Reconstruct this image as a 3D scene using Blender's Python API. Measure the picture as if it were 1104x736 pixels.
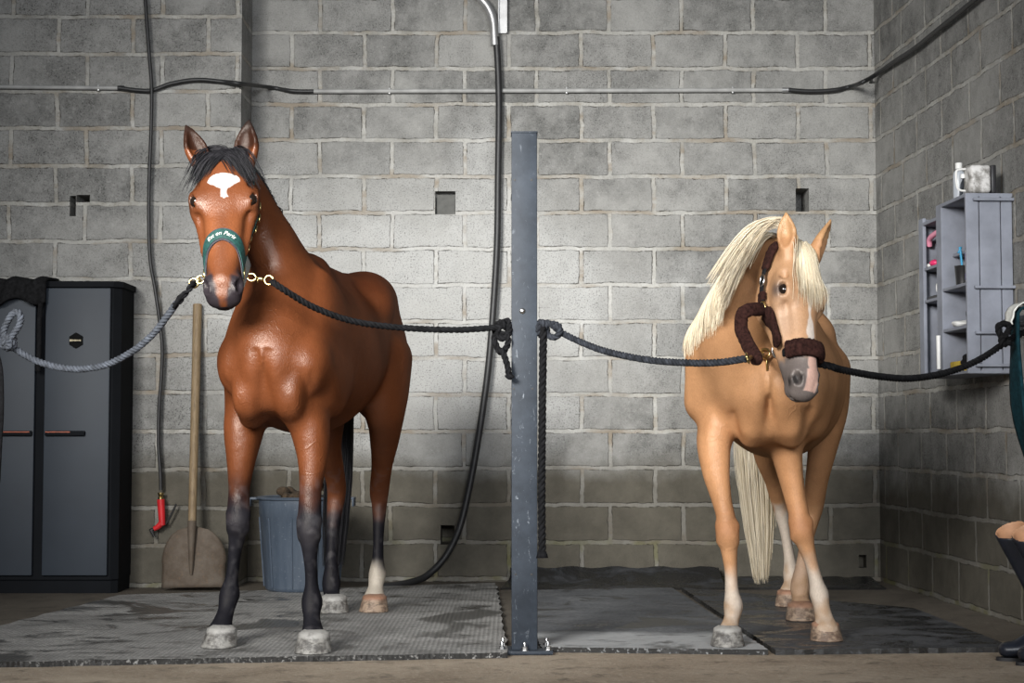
import bpy, bmesh, math, random
import numpy as np
from mathutils import Vector, Matrix
from mathutils.bvhtree import BVHTree
from mathutils import noise as mnoise

for o in list(bpy.data.objects): bpy.data.objects.remove(o)
SC = bpy.context.scene
COL = SC.collection
random.seed(7)
PI = math.pi
R = math.radians

# ------------------------------------------------------------------ camera, world, lights, exposure
FPX = 1790.0                      # focal length in pixels of the 1104 x 736 frame
PITCH = math.atan(102 / FPX)
CAMH = 0.8
cam_d = bpy.data.cameras.new('camera')
cam = bpy.data.objects.new('camera', cam_d)
COL.objects.link(cam)
cam.location = (0, 0, CAMH)
cam.rotation_euler = (PI / 2 + PITCH, 0, 0)
cam_d.sensor_width = 36
cam_d.lens = FPX / 1104 * 36
cam_d.clip_end = 200
SC.camera = cam
SC.view_settings.view_transform = 'Standard'
SC.view_settings.look = 'None'
SC.view_settings.exposure = 0.0
SC.view_settings.gamma = 1
SC.view_settings.use_curve_mapping = False

world = bpy.data.worlds.new('world')
SC.world = world
world.use_nodes = True
world.node_tree.nodes['Background'].inputs[0].default_value = (0.75, 0.85, 1.0, 1)
world.node_tree.nodes['Background'].inputs[1].default_value = 0.07


def area_light(name, loc, target, sx, sy, power, color=(1, 1, 1), spread=180):
    d = bpy.data.lights.new(name, 'AREA')
    d.shape = 'RECTANGLE'
    d.size, d.size_y = sx, sy
    d.energy = power
    d.color = color
    d.spread = R(spread)
    o = bpy.data.objects.new(name, d)
    COL.objects.link(o)
    o.location = loc
    v = Vector(target) - Vector(loc)
    o.rotation_euler = v.to_track_quat('-Z', 'Y').to_euler()
    return o


# daylight through the open front of the wash stall, high on the left behind the camera
area_light('daylight_opening', (-2.6, 0.6, 3.1), (0.25, 8.2, 1.25), 2.2, 1.8, 97, (1.0, 0.985, 0.95), 46)
area_light('added_front_fill', (1.6, -1.5, 2.7), (0.10, 8.0, 1.05), 4.0, 2.2, 85, (0.93, 0.96, 1.0), 66)  # added fill from the front right to brighten the flanks, not a separate opening


def ray(px, py):
    u = (px - 552) / FPX
    v = (368 - py) / FPX
    return Vector((u, math.cos(PITCH) - v * math.sin(PITCH), math.sin(PITCH) + v * math.cos(PITCH)))


def W(px, py, Y):
    d = ray(px, py)
    return Vector((0, 0, CAMH)) + d * (Y / d.y)


def G(px, py, z=0.0):
    d = ray(px, py)
    return Vector((0, 0, CAMH)) + d * ((z - CAMH) / d.z)


# ------------------------------------------------------------------ object helpers
def tag(o, label=None, cat=None, group=None, kind=None):
    if label: o['label'] = label
    if cat: o['category'] = cat
    if group: o['group'] = group
    if kind: o['kind'] = kind
    return o


def empty(name, loc, label=None, cat=None, group=None, rz=0):
    o = bpy.data.objects.new(name, None)
    COL.objects.link(o)
    o.location = loc
    o.rotation_euler = (0, 0, rz)
    o.empty_display_size = 0.1
    return tag(o, label, cat, group)


def link_mesh(name, me, mat, parent=None, world_coords=False, smooth=False):
    """world_coords: mesh is given in world space; origin is moved to the parent's location"""
    o = bpy.data.objects.new(name, me)
    COL.objects.link(o)
    if mat is not None:
        for m in (mat if isinstance(mat, (list, tuple)) else [mat]):
            me.materials.append(m)
    if smooth:
        me.polygons.foreach_set('use_smooth', [True] * len(me.polygons))
    if parent is not None:
        o.parent = parent
        if world_coords:
            M = Matrix.Translation(parent.location) @ parent.rotation_euler.to_matrix().to_4x4()
            pp = parent.parent
            while pp is not None:
                M = Matrix.Translation(pp.location) @ pp.rotation_euler.to_matrix().to_4x4() @ M
                pp = pp.parent
            me.transform(M.inverted())
    return o


class MB:
    """collects shapes, builds ONE mesh object"""
    def __init__(s):
        s.v = []
        s.f = []
        s.mi = []
        s.cur = 0

    def add(s, vs, fs):
        b = len(s.v)
        s.v += [tuple(p) for p in vs]
        for f in fs:
            s.f.append(tuple(i + b for i in f))
            s.mi.append(s.cur)

    def box(s, c, d, M=None, bev=0.0, seg=2):
        bm = bmesh.new()
        bmesh.ops.create_cube(bm, size=1)
        for v in bm.verts:
            v.co = Vector((v.co.x * d[0], v.co.y * d[1], v.co.z * d[2]))
        if bev > 0:
            bmesh.ops.bevel(bm, geom=bm.edges[:], offset=min(bev, min(d) * 0.49), segments=seg, profile=0.5, affect='EDGES')
        for v in bm.verts:
            if M is not None: v.co = M @ v.co
            v.co += Vector(c)
        bm.verts.index_update()
        s.add([v.co[:] for v in bm.verts], [[v.index for v in f.verts] for f in bm.faces])
        bm.free()

    def tube(s, pts, r, n=10, caps=True, flat=1.0):
        pts = [Vector(p) for p in pts]
        N = len(pts)
        rr = r if isinstance(r, (list, tuple)) else [r] * N
        t0 = (pts[1] - pts[0]).normalized()
        a = Vector((0, 0, 1)) if abs(t0.z) < 0.9 else Vector((1, 0, 0))
        u = t0.cross(a).normalized()
        vs, fs = [], []
        for i in range(N):
            if i == 0: t = pts[1] - pts[0]
            elif i == N - 1: t = pts[-1] - pts[-2]
            else: t = pts[i + 1] - pts[i - 1]
            if t.length < 1e-9: t = t0
            t = t.normalized()
            u = (u - t * u.dot(t))
            if u.length < 1e-6: u = t.orthogonal()
            u.normalize()
            w = t.cross(u)
            for k in range(n):
                th = 2 * PI * k / n
                vs.append(pts[i] + u * (math.cos(th) * rr[i]) + w * (math.sin(th) * rr[i] * flat))
        for i in range(N - 1):
            for k in range(n):
                k2 = (k + 1) % n
                fs.append((i * n + k, i * n + k2, (i + 1) * n + k2, (i + 1) * n + k))
        if caps:
            fs.append(tuple(range(n - 1, -1, -1)))
            fs.append(tuple((N - 1) * n + k for k in range(n)))
        s.add(vs, fs)

    def lathe(s, prof, c, M=None, n=32, closed=False):
        vs, fs = [], []
        for (r, z) in prof:
            for k in range(n):
                th = 2 * PI * k / n
                p = Vector((r * math.cos(th), r * math.sin(th), z))
                if M is not None: p = M @ p
                vs.append(p + Vector(c))
        m = len(prof)
        for i in range(m - 1):
            for k in range(n):
                k2 = (k + 1) % n
                fs.append((i * n + k, i * n + k2, (i + 1) * n + k2, (i + 1) * n + k))
        if not closed:
            if prof[0][0] > 1e-5: fs.append(tuple(range(n - 1, -1, -1)))
            if prof[-1][0] > 1e-5: fs.append(tuple((m - 1) * n + k for k in range(n)))
        s.add(vs, fs)

    def prism(s, poly, z0, z1):
        n = len(poly)
        vs = [(p[0], p[1], z0) for p in poly] + [(p[0], p[1], z1) for p in poly]
        fs = [tuple(range(n - 1, -1, -1)), tuple(range(n, 2 * n))]
        for i in range(n):
            j = (i + 1) % n
            fs.append((i, j, n + j, n + i))
        s.add(vs, fs)

    def ellipsoid(s, c, r, M=None, nu=20, nv=12):
        prof = []
        vs, fs = [], []
        for j in range(nv + 1):
            ph = PI * j / nv
            for i in range(nu):
                th = 2 * PI * i / nu
                p = Vector((r[0] * math.sin(ph) * math.cos(th), r[1] * math.sin(ph) * math.sin(th), r[2] * math.cos(ph)))
                if M is not None: p = M @ p
                vs.append(p + Vector(c))
        for j in range(nv):
            for i in range(nu):
                i2 = (i + 1) % nu
                fs.append((j * nu + i, (j + 1) * nu + i, (j + 1) * nu + i2, j * nu + i2))
        s.add(vs, fs)

    def build(s, name, mat, parent=None, world_coords=True, smooth=False, auto=None):
        me = bpy.data.meshes.new(name)
        me.from_pydata([tuple(p) for p in s.v], [], s.f)
        me.validate()
        me.update()
        bm = bmesh.new()
        bm.from_mesh(me)
        bmesh.ops.remove_doubles(bm, verts=bm.verts, dist=1e-6)
        if len(bm.faces) < 60000:
            bmesh.ops.recalc_face_normals(bm, faces=bm.faces)
        bm.to_mesh(me)
        bm.free()
        o = link_mesh(name, me, mat, parent, world_coords, smooth)
        if auto is not None:
            me.polygons.foreach_set('use_smooth', [True] * len(me.polygons))
            try:
                me.set_sharp_from_angle(angle=R(auto))
            except Exception:
                pass
        if parent is None:
            # origin at the thing's base
            co = np.array([v.co[:] for v in me.vertices])
            c = Vector(((co[:, 0].min() + co[:, 0].max()) / 2, (co[:, 1].min() + co[:, 1].max()) / 2, co[:, 2].min()))
            if name.startswith(('wall', 'floor')):
                c = Vector((0, 0, 0))
            me.transform(Matrix.Translation(-c))
            o.location = c
        return o


def catmull(pts, n=8):
    pts = [Vector(p) for p in pts]
    P = [pts[0] * 2 - pts[1]] + pts + [pts[-1] * 2 - pts[-2]]
    out = []
    for i in range(1, len(P) - 2):
        for k in range(n):
            t = k / n
            p0, p1, p2, p3 = P[i - 1], P[i], P[i + 1], P[i + 2]
            out.append(0.5 * ((2 * p1) + (p2 - p0) * t + (2 * p0 - 5 * p1 + 4 * p2 - p3) * t * t + (3 * p1 - p0 - 3 * p2 + p3) * t ** 3))
    out.append(pts[-1].copy())
    return out


def frames(pts):
    N = len(pts)
    t0 = (pts[1] - pts[0]).normalized()
    a = Vector((0, 0, 1)) if abs(t0.z) < 0.9 else Vector((1, 0, 0))
    u = t0.cross(a).normalized()
    fr = []
    for i in range(N):
        t = (pts[min(i + 1, N - 1)] - pts[max(i - 1, 0)]).normalized()
        u = (u - t * u.dot(t)).normalized()
        fr.append((t, u.copy(), t.cross(u)))
    return fr


def resample(pts, step):
    out = [pts[0].copy()]
    acc = 0.0
    for i in range(1, len(pts)):
        a, b = pts[i - 1], pts[i]
        L = (b - a).length
        while acc + L >= step:
            t = (step - acc) / L
            a = a + (b - a) * t
            out.append(a.copy())
            L = (b - a).length
            acc = 0.0
        acc += L
    out.append(pts[-1].copy())
    return out


def rope_mb(mb, ctrl, r=0.009, strands=3, pitch=0.06, smooth_n=10, step=0.006):
    pts = resample(catmull(ctrl, smooth_n), step)
    fr = frames(pts)
    for k in range(strands):
        path = []
        s = 0.0
        for i, p in enumerate(pts):
            if i: s += (pts[i] - pts[i - 1]).length
            a = 2 * PI * (s / pitch + k / strands)
            path.append(p + fr[i][1] * math.cos(a) * r * 0.52 + fr[i][2] * math.sin(a) * r * 0.52)
        mb.tube(path, r * 0.56, 6)


# ------------------------------------------------------------------ materials
class NT:
    def __init__(s, name):
        s.m = bpy.data.materials.new(name)
        s.m.use_nodes = True
        s.t = s.m.node_tree
        s.b = s.t.nodes['Principled BSDF']

    def n(s, typ, **kw):
        nd = s.t.nodes.new(typ)
        for k, v in kw.items(): setattr(nd, k, v)
        return nd

    def put(s, sock, val):
        if isinstance(val, bpy.types.NodeSocket): s.t.links.new(val, sock)
        else: sock.default_value = val

    def math(s, op, a, b=0.0, clamp=False):
        nd = s.n('ShaderNodeMath', operation=op, use_clamp=clamp)
        s.put(nd.inputs[0], a)
        s.put(nd.inputs[1], b)
        return nd.outputs[0]

    def noise(s, vec, scale, detail=4, rough=0.55, dist=0.0):
        nd = s.n('ShaderNodeTexNoise')
        if vec is not None: s.put(nd.inputs['Vector'], vec)
        nd.inputs['Scale'].default_value = scale
        nd.inputs['Detail'].default_value = detail
        nd.inputs['Roughness'].default_value = rough
        nd.inputs['Distortion'].default_value = dist
        return nd

    def ramp(s, fac, stops):
        nd = s.n('ShaderNodeValToRGB')
        s.put(nd.inputs[0], fac)
        cr = nd.color_ramp
        while len(cr.elements) < len(stops): cr.elements.new(0.5)
        for e, (p, c) in zip(cr.elements, stops):
            e.position = p
            e.color = (c, c, c, 1) if isinstance(c, (int, float)) else (*c, 1)
        return nd.outputs[0]

    def mix(s, fac, a, b, mode='MIX'):
        nd = s.n('ShaderNodeMix', data_type='RGBA', blend_type=mode)
        s.put(nd.inputs[0], fac)
        for i, x in ((6, a), (7, b)):
            if isinstance(x, (tuple, list)) and len(x) == 3: x = (*x, 1)
            s.put(nd.inputs[i], x)
        return nd.outputs[2]

    def obj(s):
        return s.n('ShaderNodeTexCoord').outputs['Object']

    def vmath(s, op, a, b=None, scale=None):
        nd = s.n('ShaderNodeVectorMath', operation=op)
        s.put(nd.inputs[0], a)
        if b is not None: s.put(nd.inputs[1], b)
        if scale is not None: s.put(nd.inputs['Scale'], scale)
        return nd.outputs[0]

    def sep(s, v):
        nd = s.n('ShaderNodeSeparateXYZ')
        s.put(nd.inputs[0], v)
        return nd.outputs

    def comb(s, x, y, z):
        nd = s.n('ShaderNodeCombineXYZ')
        for i, q in enumerate((x, y, z)): s.put(nd.inputs[i], q)
        return nd.outputs[0]

    def bump(s, h, strength=0.3, dist=0.01, prev=None):
        nd = s.n('ShaderNodeBump')
        s.put(nd.inputs['Height'], h)
        nd.inputs['Strength'].default_value = strength
        nd.inputs['Distance'].default_value = dist
        if prev is not None: s.put(nd.inputs['Normal'], prev)
        return nd.outputs[0]

    def done(s, color=None, rough=None, metal=None, normal=None, spec=None):
        if color is not None:
            if isinstance(color, (tuple, list)) and len(color) == 3: color = (*color, 1)
            s.put(s.b.inputs['Base Color'], color)
        if rough is not None: s.put(s.b.inputs['Roughness'], rough)
        if metal is not None: s.put(s.b.inputs['Metallic'], metal)
        if normal is not None: s.put(s.b.inputs['Normal'], normal)
        if spec is not None: s.put(s.b.inputs['Specular IOR Level'], spec)
        return s.m


def simple(name, col, rough=0.5, metal=0.0, var=0.15, scale=30, bump=0.1, bdist=0.002):
    t = NT(name)
    v = t.obj()
    nz = t.noise(v, scale, 5)
    c2 = tuple(max(0, x * (1 - var * 2)) for x in col)
    c3 = tuple(min(1, x * (1 + var)) for x in col)
    if rough >= 0.85: t.b.inputs['Specular IOR Level'].default_value = 0.12
    c = t.ramp(nz.outputs[0], [(0.3, c2), (0.7, c3)])
    nz2 = t.noise(v, scale * 6, 3)
    return t.done(c, rough, metal, t.bump(nz2.outputs[0], bump, bdist))


def wall_material(name, ax, shift_x=0.0, damp=0.62, tint=1.0, pilaster=None, offamt=0.39):
    """concrete block wall; ax = 'X' or 'Y' running direction. World-aligned object coords."""
    t = NT(name)
    P = t.obj()
    X, Y, Z = t.sep(P)[:]
    run = X if ax == 'X' else Y
    n1 = t.noise(P, 5, 3)
    n2 = t.noise(P, 28, 4)
    d1 = t.vmath('SUBTRACT', n1.outputs['Color'], (0.5, 0.5, 0.5))
    d2 = t.vmath('SUBTRACT', n2.outputs['Color'], (0.5, 0.5, 0.5))
    vec = t.comb(t.math('ADD', run, shift_x), t.math('ADD', Z, -0.015), 0.0)
    vec = t.vmath('ADD', vec, t.vmath('SCALE', d1, scale=0.030))
    vec = t.vmath('ADD', vec, t.vmath('SCALE', d2, scale=0.013))
    br = t.n('ShaderNodeTexBrick')
    br.offset = offamt
    br.offset_frequency = 2
    t.put(br.inputs['Vector'], vec)
    br.inputs['Color1'].default_value = (0, 0, 0, 1)
    br.inputs['Color2'].default_value = (1, 1, 1, 1)
    br.inputs['Mortar'].default_value = (0.5, 0.5, 0.5, 1)
    br.inputs['Scale'].default_value = 1.0
    br.inputs['Mortar Size'].default_value = 0.0150
    br.inputs['Mortar Smooth'].default_value = 0.45
    br.inputs['Bias'].default_value = 0.0
    br.inputs['Brick Width'].default_value = 0.4045
    br.inputs['Row Height'].default_value = 0.2028
    mort = br.outputs['Fac']
    tone = br.outputs['Color']
    # block body: speckled cinder
    sp = t.noise(P, 120, 4, 0.75)
    sp2 = t.noise(P, 55, 5, 0.75)
    big = t.noise(P, 2.2, 4, 0.6)
    med = t.noise(P, 9, 5, 0.65)
    base = t.mix(tone, (0.140, 0.140, 0.134), (0.235, 0.233, 0.223))
    mot = t.noise(P, 22, 5, 0.7)
    base = t.mix(t.ramp(mot.outputs[0], [(0.34, 0.45), (0.5, 0.0)]), base, (0.10, 0.098, 0.093))
    base = t.mix(t.ramp(sp.outputs[0], [(0.40, 0.95), (0.47, 0.0)]), base, (0.055, 0.053, 0.050))
    base = t.mix(t.ramp(sp2.outputs[0], [(0.54, 0.0), (0.66, 0.4)]), base, (0.40, 0.395, 0.38))
    base = t.mix(t.ramp(med.outputs[0], [(0.40, 0.0), (0.68, 0.45)]), base, (0.37, 0.365, 0.35))
    # mortar: pale, smeared out in patches
    mfine = t.noise(P, 80, 4, 0.7)
    mcol = t.mix(t.ramp(med.outputs[0], [(0.35, 0.0), (0.65, 1.0)]), (0.30, 0.285, 0.25), (0.46, 0.455, 0.43))
    mcol = t.mix(t.ramp(mfine.outputs[0], [(0.36, 0.6), (0.48, 0.0)]), mcol, (0.20, 0.185, 0.155))
    fade = t.noise(P, 6.5, 4, 0.6)
    smear = t.math('MULTIPLY', mort, t.ramp(fade.outputs[0], [(0.30, 0.35), (0.52, 1.0)]))
    col = t.mix(smear, base, mcol)
    # broad dust patches and brownish lines
    # paler middle of the wall: the stronger light there painted into the colour
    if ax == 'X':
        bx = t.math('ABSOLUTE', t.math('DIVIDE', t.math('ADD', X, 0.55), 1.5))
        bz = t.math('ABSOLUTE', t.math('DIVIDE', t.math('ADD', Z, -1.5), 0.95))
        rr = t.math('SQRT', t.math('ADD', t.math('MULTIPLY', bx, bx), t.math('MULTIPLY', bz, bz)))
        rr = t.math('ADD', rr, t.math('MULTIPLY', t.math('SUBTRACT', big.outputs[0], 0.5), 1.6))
        lit_middle = t.ramp(rr, [(0.45, 0.60), (1.05, 0.0)])
        bl2 = t.math('MULTIPLY', lit_middle, t.ramp(sp.outputs[0], [(0.38, 0.15), (0.46, 1.0)]))
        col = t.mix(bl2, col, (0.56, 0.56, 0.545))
    dust = t.ramp(big.outputs[0], [(0.42, 0.0), (0.62, 0.45)])
    col = t.mix(dust, col, (0.40, 0.395, 0.375))
    ochre = t.noise(t.vmath('MULTIPLY', P, (1.0, 1.0, 3.0)), 3.0, 4)
    col = t.mix(t.math('MULTIPLY', t.ramp(ochre.outputs[0], [(0.50, 0.0), (0.66, 0.6)]), mort), col, (0.22, 0.165, 0.105))
    # rising damp: the lowest courses are dark brownish
    dz = t.math('ADD', Z, t.math('MULTIPLY', t.math('SUBTRACT', big.outputs[0], 0.5), 0.28))
    dm = t.ramp(t.math('DIVIDE', dz, 2.0), [(damp / 2 - 0.03, 1.0), (damp / 2 + 0.05, 0.0)])
    col = t.mix(t.math('MULTIPLY', dm, t.math('SUBTRACT', 1.0, t.math('MULTIPLY', mort, 0.35))), col,
                t.mix(med.outputs[0], (0.055, 0.050, 0.040), (0.15, 0.137, 0.11)))
    moss = t.math('MULTIPLY', t.ramp(t.math('DIVIDE', Z, 1.0), [(0.10, 1.0), (0.42, 0.0)]), t.ramp(t.noise(P, 3.5, 4).outputs[0], [(0.5, 0.0), (0.62, 0.7)]))
    col = t.mix(t.math('MULTIPLY', moss, mort), col, (0.12, 0.115, 0.03))
    # cracks/dark gaps along the joints
    gap = t.noise(P, 13, 6, 0.75)
    edge = t.math('MULTIPLY', t.math('MULTIPLY', mort, t.math('SUBTRACT', 1.0, mort)), 4.0)
    col = t.mix(t.math('MULTIPLY', edge, t.ramp(gap.outputs[0], [(0.52, 0.0), (0.58, 0.85)])), col, (0.06, 0.052, 0.04))
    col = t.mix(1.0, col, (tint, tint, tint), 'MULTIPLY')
    # relief
    h = t.math('ADD', t.math('MULTIPLY', t.math('SUBTRACT', 1.0, mort), 0.5), t.math('MULTIPLY', med.outputs[0], 0.5))
    h2 = t.math('SUBTRACT', h, t.math('MULTIPLY', t.math('MULTIPLY', edge, t.ramp(gap.outputs[0], [(0.50, 0.0), (0.6, 1.0)])), 0.8))
    nb = t.bump(h2, 0.75, 0.016)
    nb = t.bump(sp.outputs[0], 0.6, 0.006, nb)
    nb = t.bump(sp2.outputs[0], 0.5, 0.008, nb)
    return t.done(col, 0.93, 0.0, nb, 0.25)


def coat_material(name, gloss=0.38, sheen=0.15, spec=0.45):
    t = NT(name)
    P = t.obj()
    at = t.n('ShaderNodeVertexColor')
    at.layer_name = 'coat'
    hair = t.noise(t.vmath('MULTIPLY', P, (1.0, 1.0, 0.30)), 330, 3, 0.6)
    blot = t.noise(P, 14, 5, 0.6)
    c = t.mix(t.ramp(hair.outputs[0], [(0.35, 0.35), (0.7, 0.0)]), at.outputs[0], (0.5, 0.5, 0.5), 'MULTIPLY')
    c = t.mix(t.ramp(blot.outputs[0], [(0.35, 0.35), (0.65, 0.0)]), c, (0.62, 0.60, 0.58), 'MULTIPLY')
    nb = t.bump(blot.outputs[0], 0.22, 0.012)
    v = t.n('ShaderNodeTexVoronoi', feature='DISTANCE_TO_EDGE')
    t.put(v.inputs['Vector'], t.vmath('ADD', P, t.vmath('SCALE', t.noise(P, 6, 3).outputs['Color'], scale=0.25)))
    v.inputs['Scale'].default_value = 8
    vein = t.ramp(v.outputs['Distance'], [(0.0, 1.0), (0.035, 0.0)])
    vm = t.ramp(t.noise(P, 4, 2).outputs[0], [(0.50, 0.0), (0.60, 1.0)])
    nb = t.bump(t.math('MULTIPLY', t.math('MULTIPLY', vein, vm), at.outputs['Alpha']), 0.25, 0.004, nb)
    nb = t.bump(hair.outputs[0], 0.45, 0.003, nb)
    zz = t.sep(P)[2]
    rg = t.ramp(zz, [(0.42, 1.0), (0.62, 0.0)])
    rg = t.math('ADD', t.math('ADD', gloss, t.math('MULTIPLY', blot.outputs[0], 0.16)), t.math('MULTIPLY', rg, 0.22))
    # short hair: coloured diffuse body with a faint silky gloss, no mirror-like rim
    df = t.n('ShaderNodeBsdfDiffuse')
    t.put(df.inputs['Color'], c)
    t.put(df.inputs['Normal'], nb)
    gl = t.n('ShaderNodeBsdfGlossy')
    t.put(gl.inputs['Color'], t.mix(0.45, (1.0, 0.93, 0.86), c))
    t.put(gl.inputs['Roughness'], rg)
    t.put(gl.inputs['Normal'], nb)
    mx = t.n('ShaderNodeMixShader')
    lum = t.ramp(at.outputs[0], [(0.012, 0.35), (0.06, 1.0)])
    t.put(mx.inputs[0], t.math('MULTIPLY', lum, spec))
    t.t.links.new(df.outputs[0], mx.inputs[1])
    t.t.links.new(gl.outputs[0], mx.inputs[2])
    t.t.links.new(mx.outputs[0], t.t.nodes['Material Output'].inputs['Surface'])
    t.t.nodes.remove(t.b)
    return t.m


def hair_material(name, c1, c2, rough=0.45, spec=0.3):
    t = NT(name)
    at = t.n('ShaderNodeVertexColor')
    at.layer_name = 'tone'
    c = t.mix(at.outputs[0], c1, c2)
    return t.done(c, rough, 0.0, None, spec)


def mat_rubber(name, base, dust, wet, ribs=False, amount=0.5, chalk=False):
    t = NT(name)
    P = t.obj()
    S = t.vmath('MULTIPLY', P, (0.9, 1.25, 1.0))
    n1 = t.noise(S, 2.4, 6, 0.62, 0.6)
    n2 = t.noise(P, 60, 4, 0.7)
    n3 = t.noise(S, 3.6, 7, 0.7, 1.0)
    c = t.mix(t.ramp(n2.outputs[0], [(0.3, 0.0), (0.75, 1.0)]), base, dust)
    c = t.mix(t.ramp(n1.outputs[0], [(0.36, 0.8), (0.60, 0.0)]), c, base)
    if chalk:
        # dried chalky dust left along the front of the mats
        Xc, Yc, Zc = t.sep(t.vmath('ADD', P, t.vmath('SCALE', n1.outputs['Color'], scale=0.5)))[:]
        c = t.mix(t.ramp(t.math('MULTIPLY', t.math('ADD', Yc, 1.35), 0.5), [(0.38, 0.9), (0.46, 0.0)]), c, (0.38, 0.39, 0.395))
    w = t.ramp(n3.outputs[0], [(amount - 0.06, 1.0), (amount + 0.05, 0.0)])
    w2 = t.ramp(t.noise(P, 1.7, 5, 0.55, 0.5).outputs[0], [(0.56, 0.0), (0.60, 0.9)])
    w = t.math('MAXIMUM', w, w2)
    c = t.mix(w, c, wet)
    scr = t.noise(t.vmath('MULTIPLY', P, (1.0, 9.0, 1.0)), 9, 4, 0.7)
    c = t.mix(t.ramp(scr.outputs[0], [(0.60, 0.0), (0.66, 0.6)]), c, wet)
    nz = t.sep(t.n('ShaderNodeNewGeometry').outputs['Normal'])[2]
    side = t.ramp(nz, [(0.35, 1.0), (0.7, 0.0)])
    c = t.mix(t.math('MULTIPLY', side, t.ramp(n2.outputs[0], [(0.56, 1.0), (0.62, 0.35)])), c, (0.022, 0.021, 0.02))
    rough = t.math('SUBTRACT', 0.85, t.math('MULTIPLY', w, 0.6))
    nb = t.bump(n2.outputs[0], 0.4, 0.004)
    nb = t.bump(n3.outputs[0], 0.3, 0.02, nb)
    if ribs:
        X, Y, Z = t.sep(P)[:]
        sx = t.math('SINE', t.math('MULTIPLY', X, 340.0))
        sy = t.math('SINE', t.math('MULTIPLY', Y, 180.0))
        rb = t.math('MULTIPLY', t.math('ADD', sx, sy), 0.5)
        mask = t.ramp(X, [(0.52, 0.0), (0.95, 1.0)])
        g = t.math('MULTIPLY', rb, 1.0)
        nb = t.bump(g, 0.5, 0.004, nb)
        c = t.mix(t.ramp(rb, [(0.2, 0.35), (0.6, 0.0)]), c, (0.35, 0.35, 0.35), 'MULTIPLY')
    return t.done(c, rough, 0.0, nb, 0.5)


M = {}
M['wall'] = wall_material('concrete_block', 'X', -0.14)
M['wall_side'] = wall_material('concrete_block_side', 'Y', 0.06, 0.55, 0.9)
M['mat_dusty'] = mat_rubber('rubber_mat_dusty', (0.20, 0.196, 0.188), (0.52, 0.51, 0.49), (0.060, 0.057, 0.053), True, 0.44)
M['mat_wet'] = mat_rubber('rubber_mat_wet', (0.050, 0.055, 0.063), (0.19, 0.195, 0.20), (0.022, 0.023, 0.026), False, 0.42, True)
M['mat_black'] = mat_rubber('rubber_mat_black_wet', (0.030, 0.033, 0.039), (0.10, 0.103, 0.11), (0.014, 0.015, 0.018), False, 0.5)
M['mat_dark'] = mat_rubber('rubber_mat_dark', (0.03, 0.032, 0.036), (0.07, 0.072, 0.078), (0.015, 0.016, 0.018), False, 0.55)

# ------------------------------------------------------------------ floor and walls
def floor_material():
    t = NT('dirty_concrete_floor')
    P = t.obj()
    n1 = t.noise(P, 1.6, 6, 0.6, 0.4)
    n2 = t.noise(P, 45, 5, 0.75)
    n3 = t.noise(P, 8, 6, 0.7)
    c = t.mix(t.ramp(n1.outputs[0], [(0.35, 0.0), (0.7, 1.0)]), (0.23, 0.18, 0.13), (0.42, 0.35, 0.27))
    c = t.mix(t.ramp(n2.outputs[0], [(0.5, 0.0), (0.72, 0.8)]), c, (0.44, 0.39, 0.31))
    c = t.mix(t.ramp(n3.outputs[0], [(0.30, 0.7), (0.46, 0.0)]), c, (0.05, 0.04, 0.028))
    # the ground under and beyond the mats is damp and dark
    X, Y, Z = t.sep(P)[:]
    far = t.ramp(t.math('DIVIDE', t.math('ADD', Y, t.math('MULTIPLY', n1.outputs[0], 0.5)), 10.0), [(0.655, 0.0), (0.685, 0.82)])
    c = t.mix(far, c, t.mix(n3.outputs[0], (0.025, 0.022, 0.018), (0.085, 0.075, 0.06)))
    nb = t.bump(n2.outputs[0], 0.6, 0.008)
    nb = t.bump(n3.outputs[0], 0.4, 0.03, nb)
    return t.done(c, 0.85, 0, nb, 0.35)


M['floor'] = floor_material()
M['hole_dark'] = simple('dark_cavity_mortar', (0.02, 0.018, 0.015), 0.95)
fb = MB()
fb.box((0, 4.2, -0.05), (8.0, 12.0, 0.1))
tag(fb.build('floor', M['floor']), kind='structure')

WY = 9.2          # back wall, right section
WYL = 8.84        # back wall, projecting left section
JX = (257 - 552) / FPX * WYL
CX = 2.03         # inner corner of back and right wall
SL = 0.058        # the side wall is not quite square to the back wall


def with_holes(o, cutters):
    cb = MB()
    for c, d in cutters: cb.box(c, d)
    co = cb.build('cutter', None)
    m = o.modifiers.new('b', 'BOOLEAN')
    m.operation = 'DIFFERENCE'
    m.solver = 'EXACT'
    m.object = co
    m.use_self = True
    bpy.context.view_layer.update()
    dg = bpy.context.evaluated_depsgraph_get()
    me = bpy.data.meshes.new_from_object(o.evaluated_get(dg))
    o.modifiers.clear()
    o.data = me
    bpy.data.objects.remove(co)


wb = MB()
poly = [(-4.2, WYL), (JX, WYL), (JX, WY), (CX + 0.0, WY), (CX + 0.5, WY), (CX + 0.5, WY + 0.3), (-4.2, WY + 0.3)]
wb.prism(poly, 0.0, 3.9)
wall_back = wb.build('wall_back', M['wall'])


def hole(x0, y0, x1, y1, depth=0.07, Y=WY):
    a, b = W(x0, y1, Y), W(x1, y0, Y)
    return (((a.x + b.x) / 2, Y + depth / 2 - 0.05, (a.z + b.z) / 2), (b.x - a.x, depth + 0.1, b.z - a.z))


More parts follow.
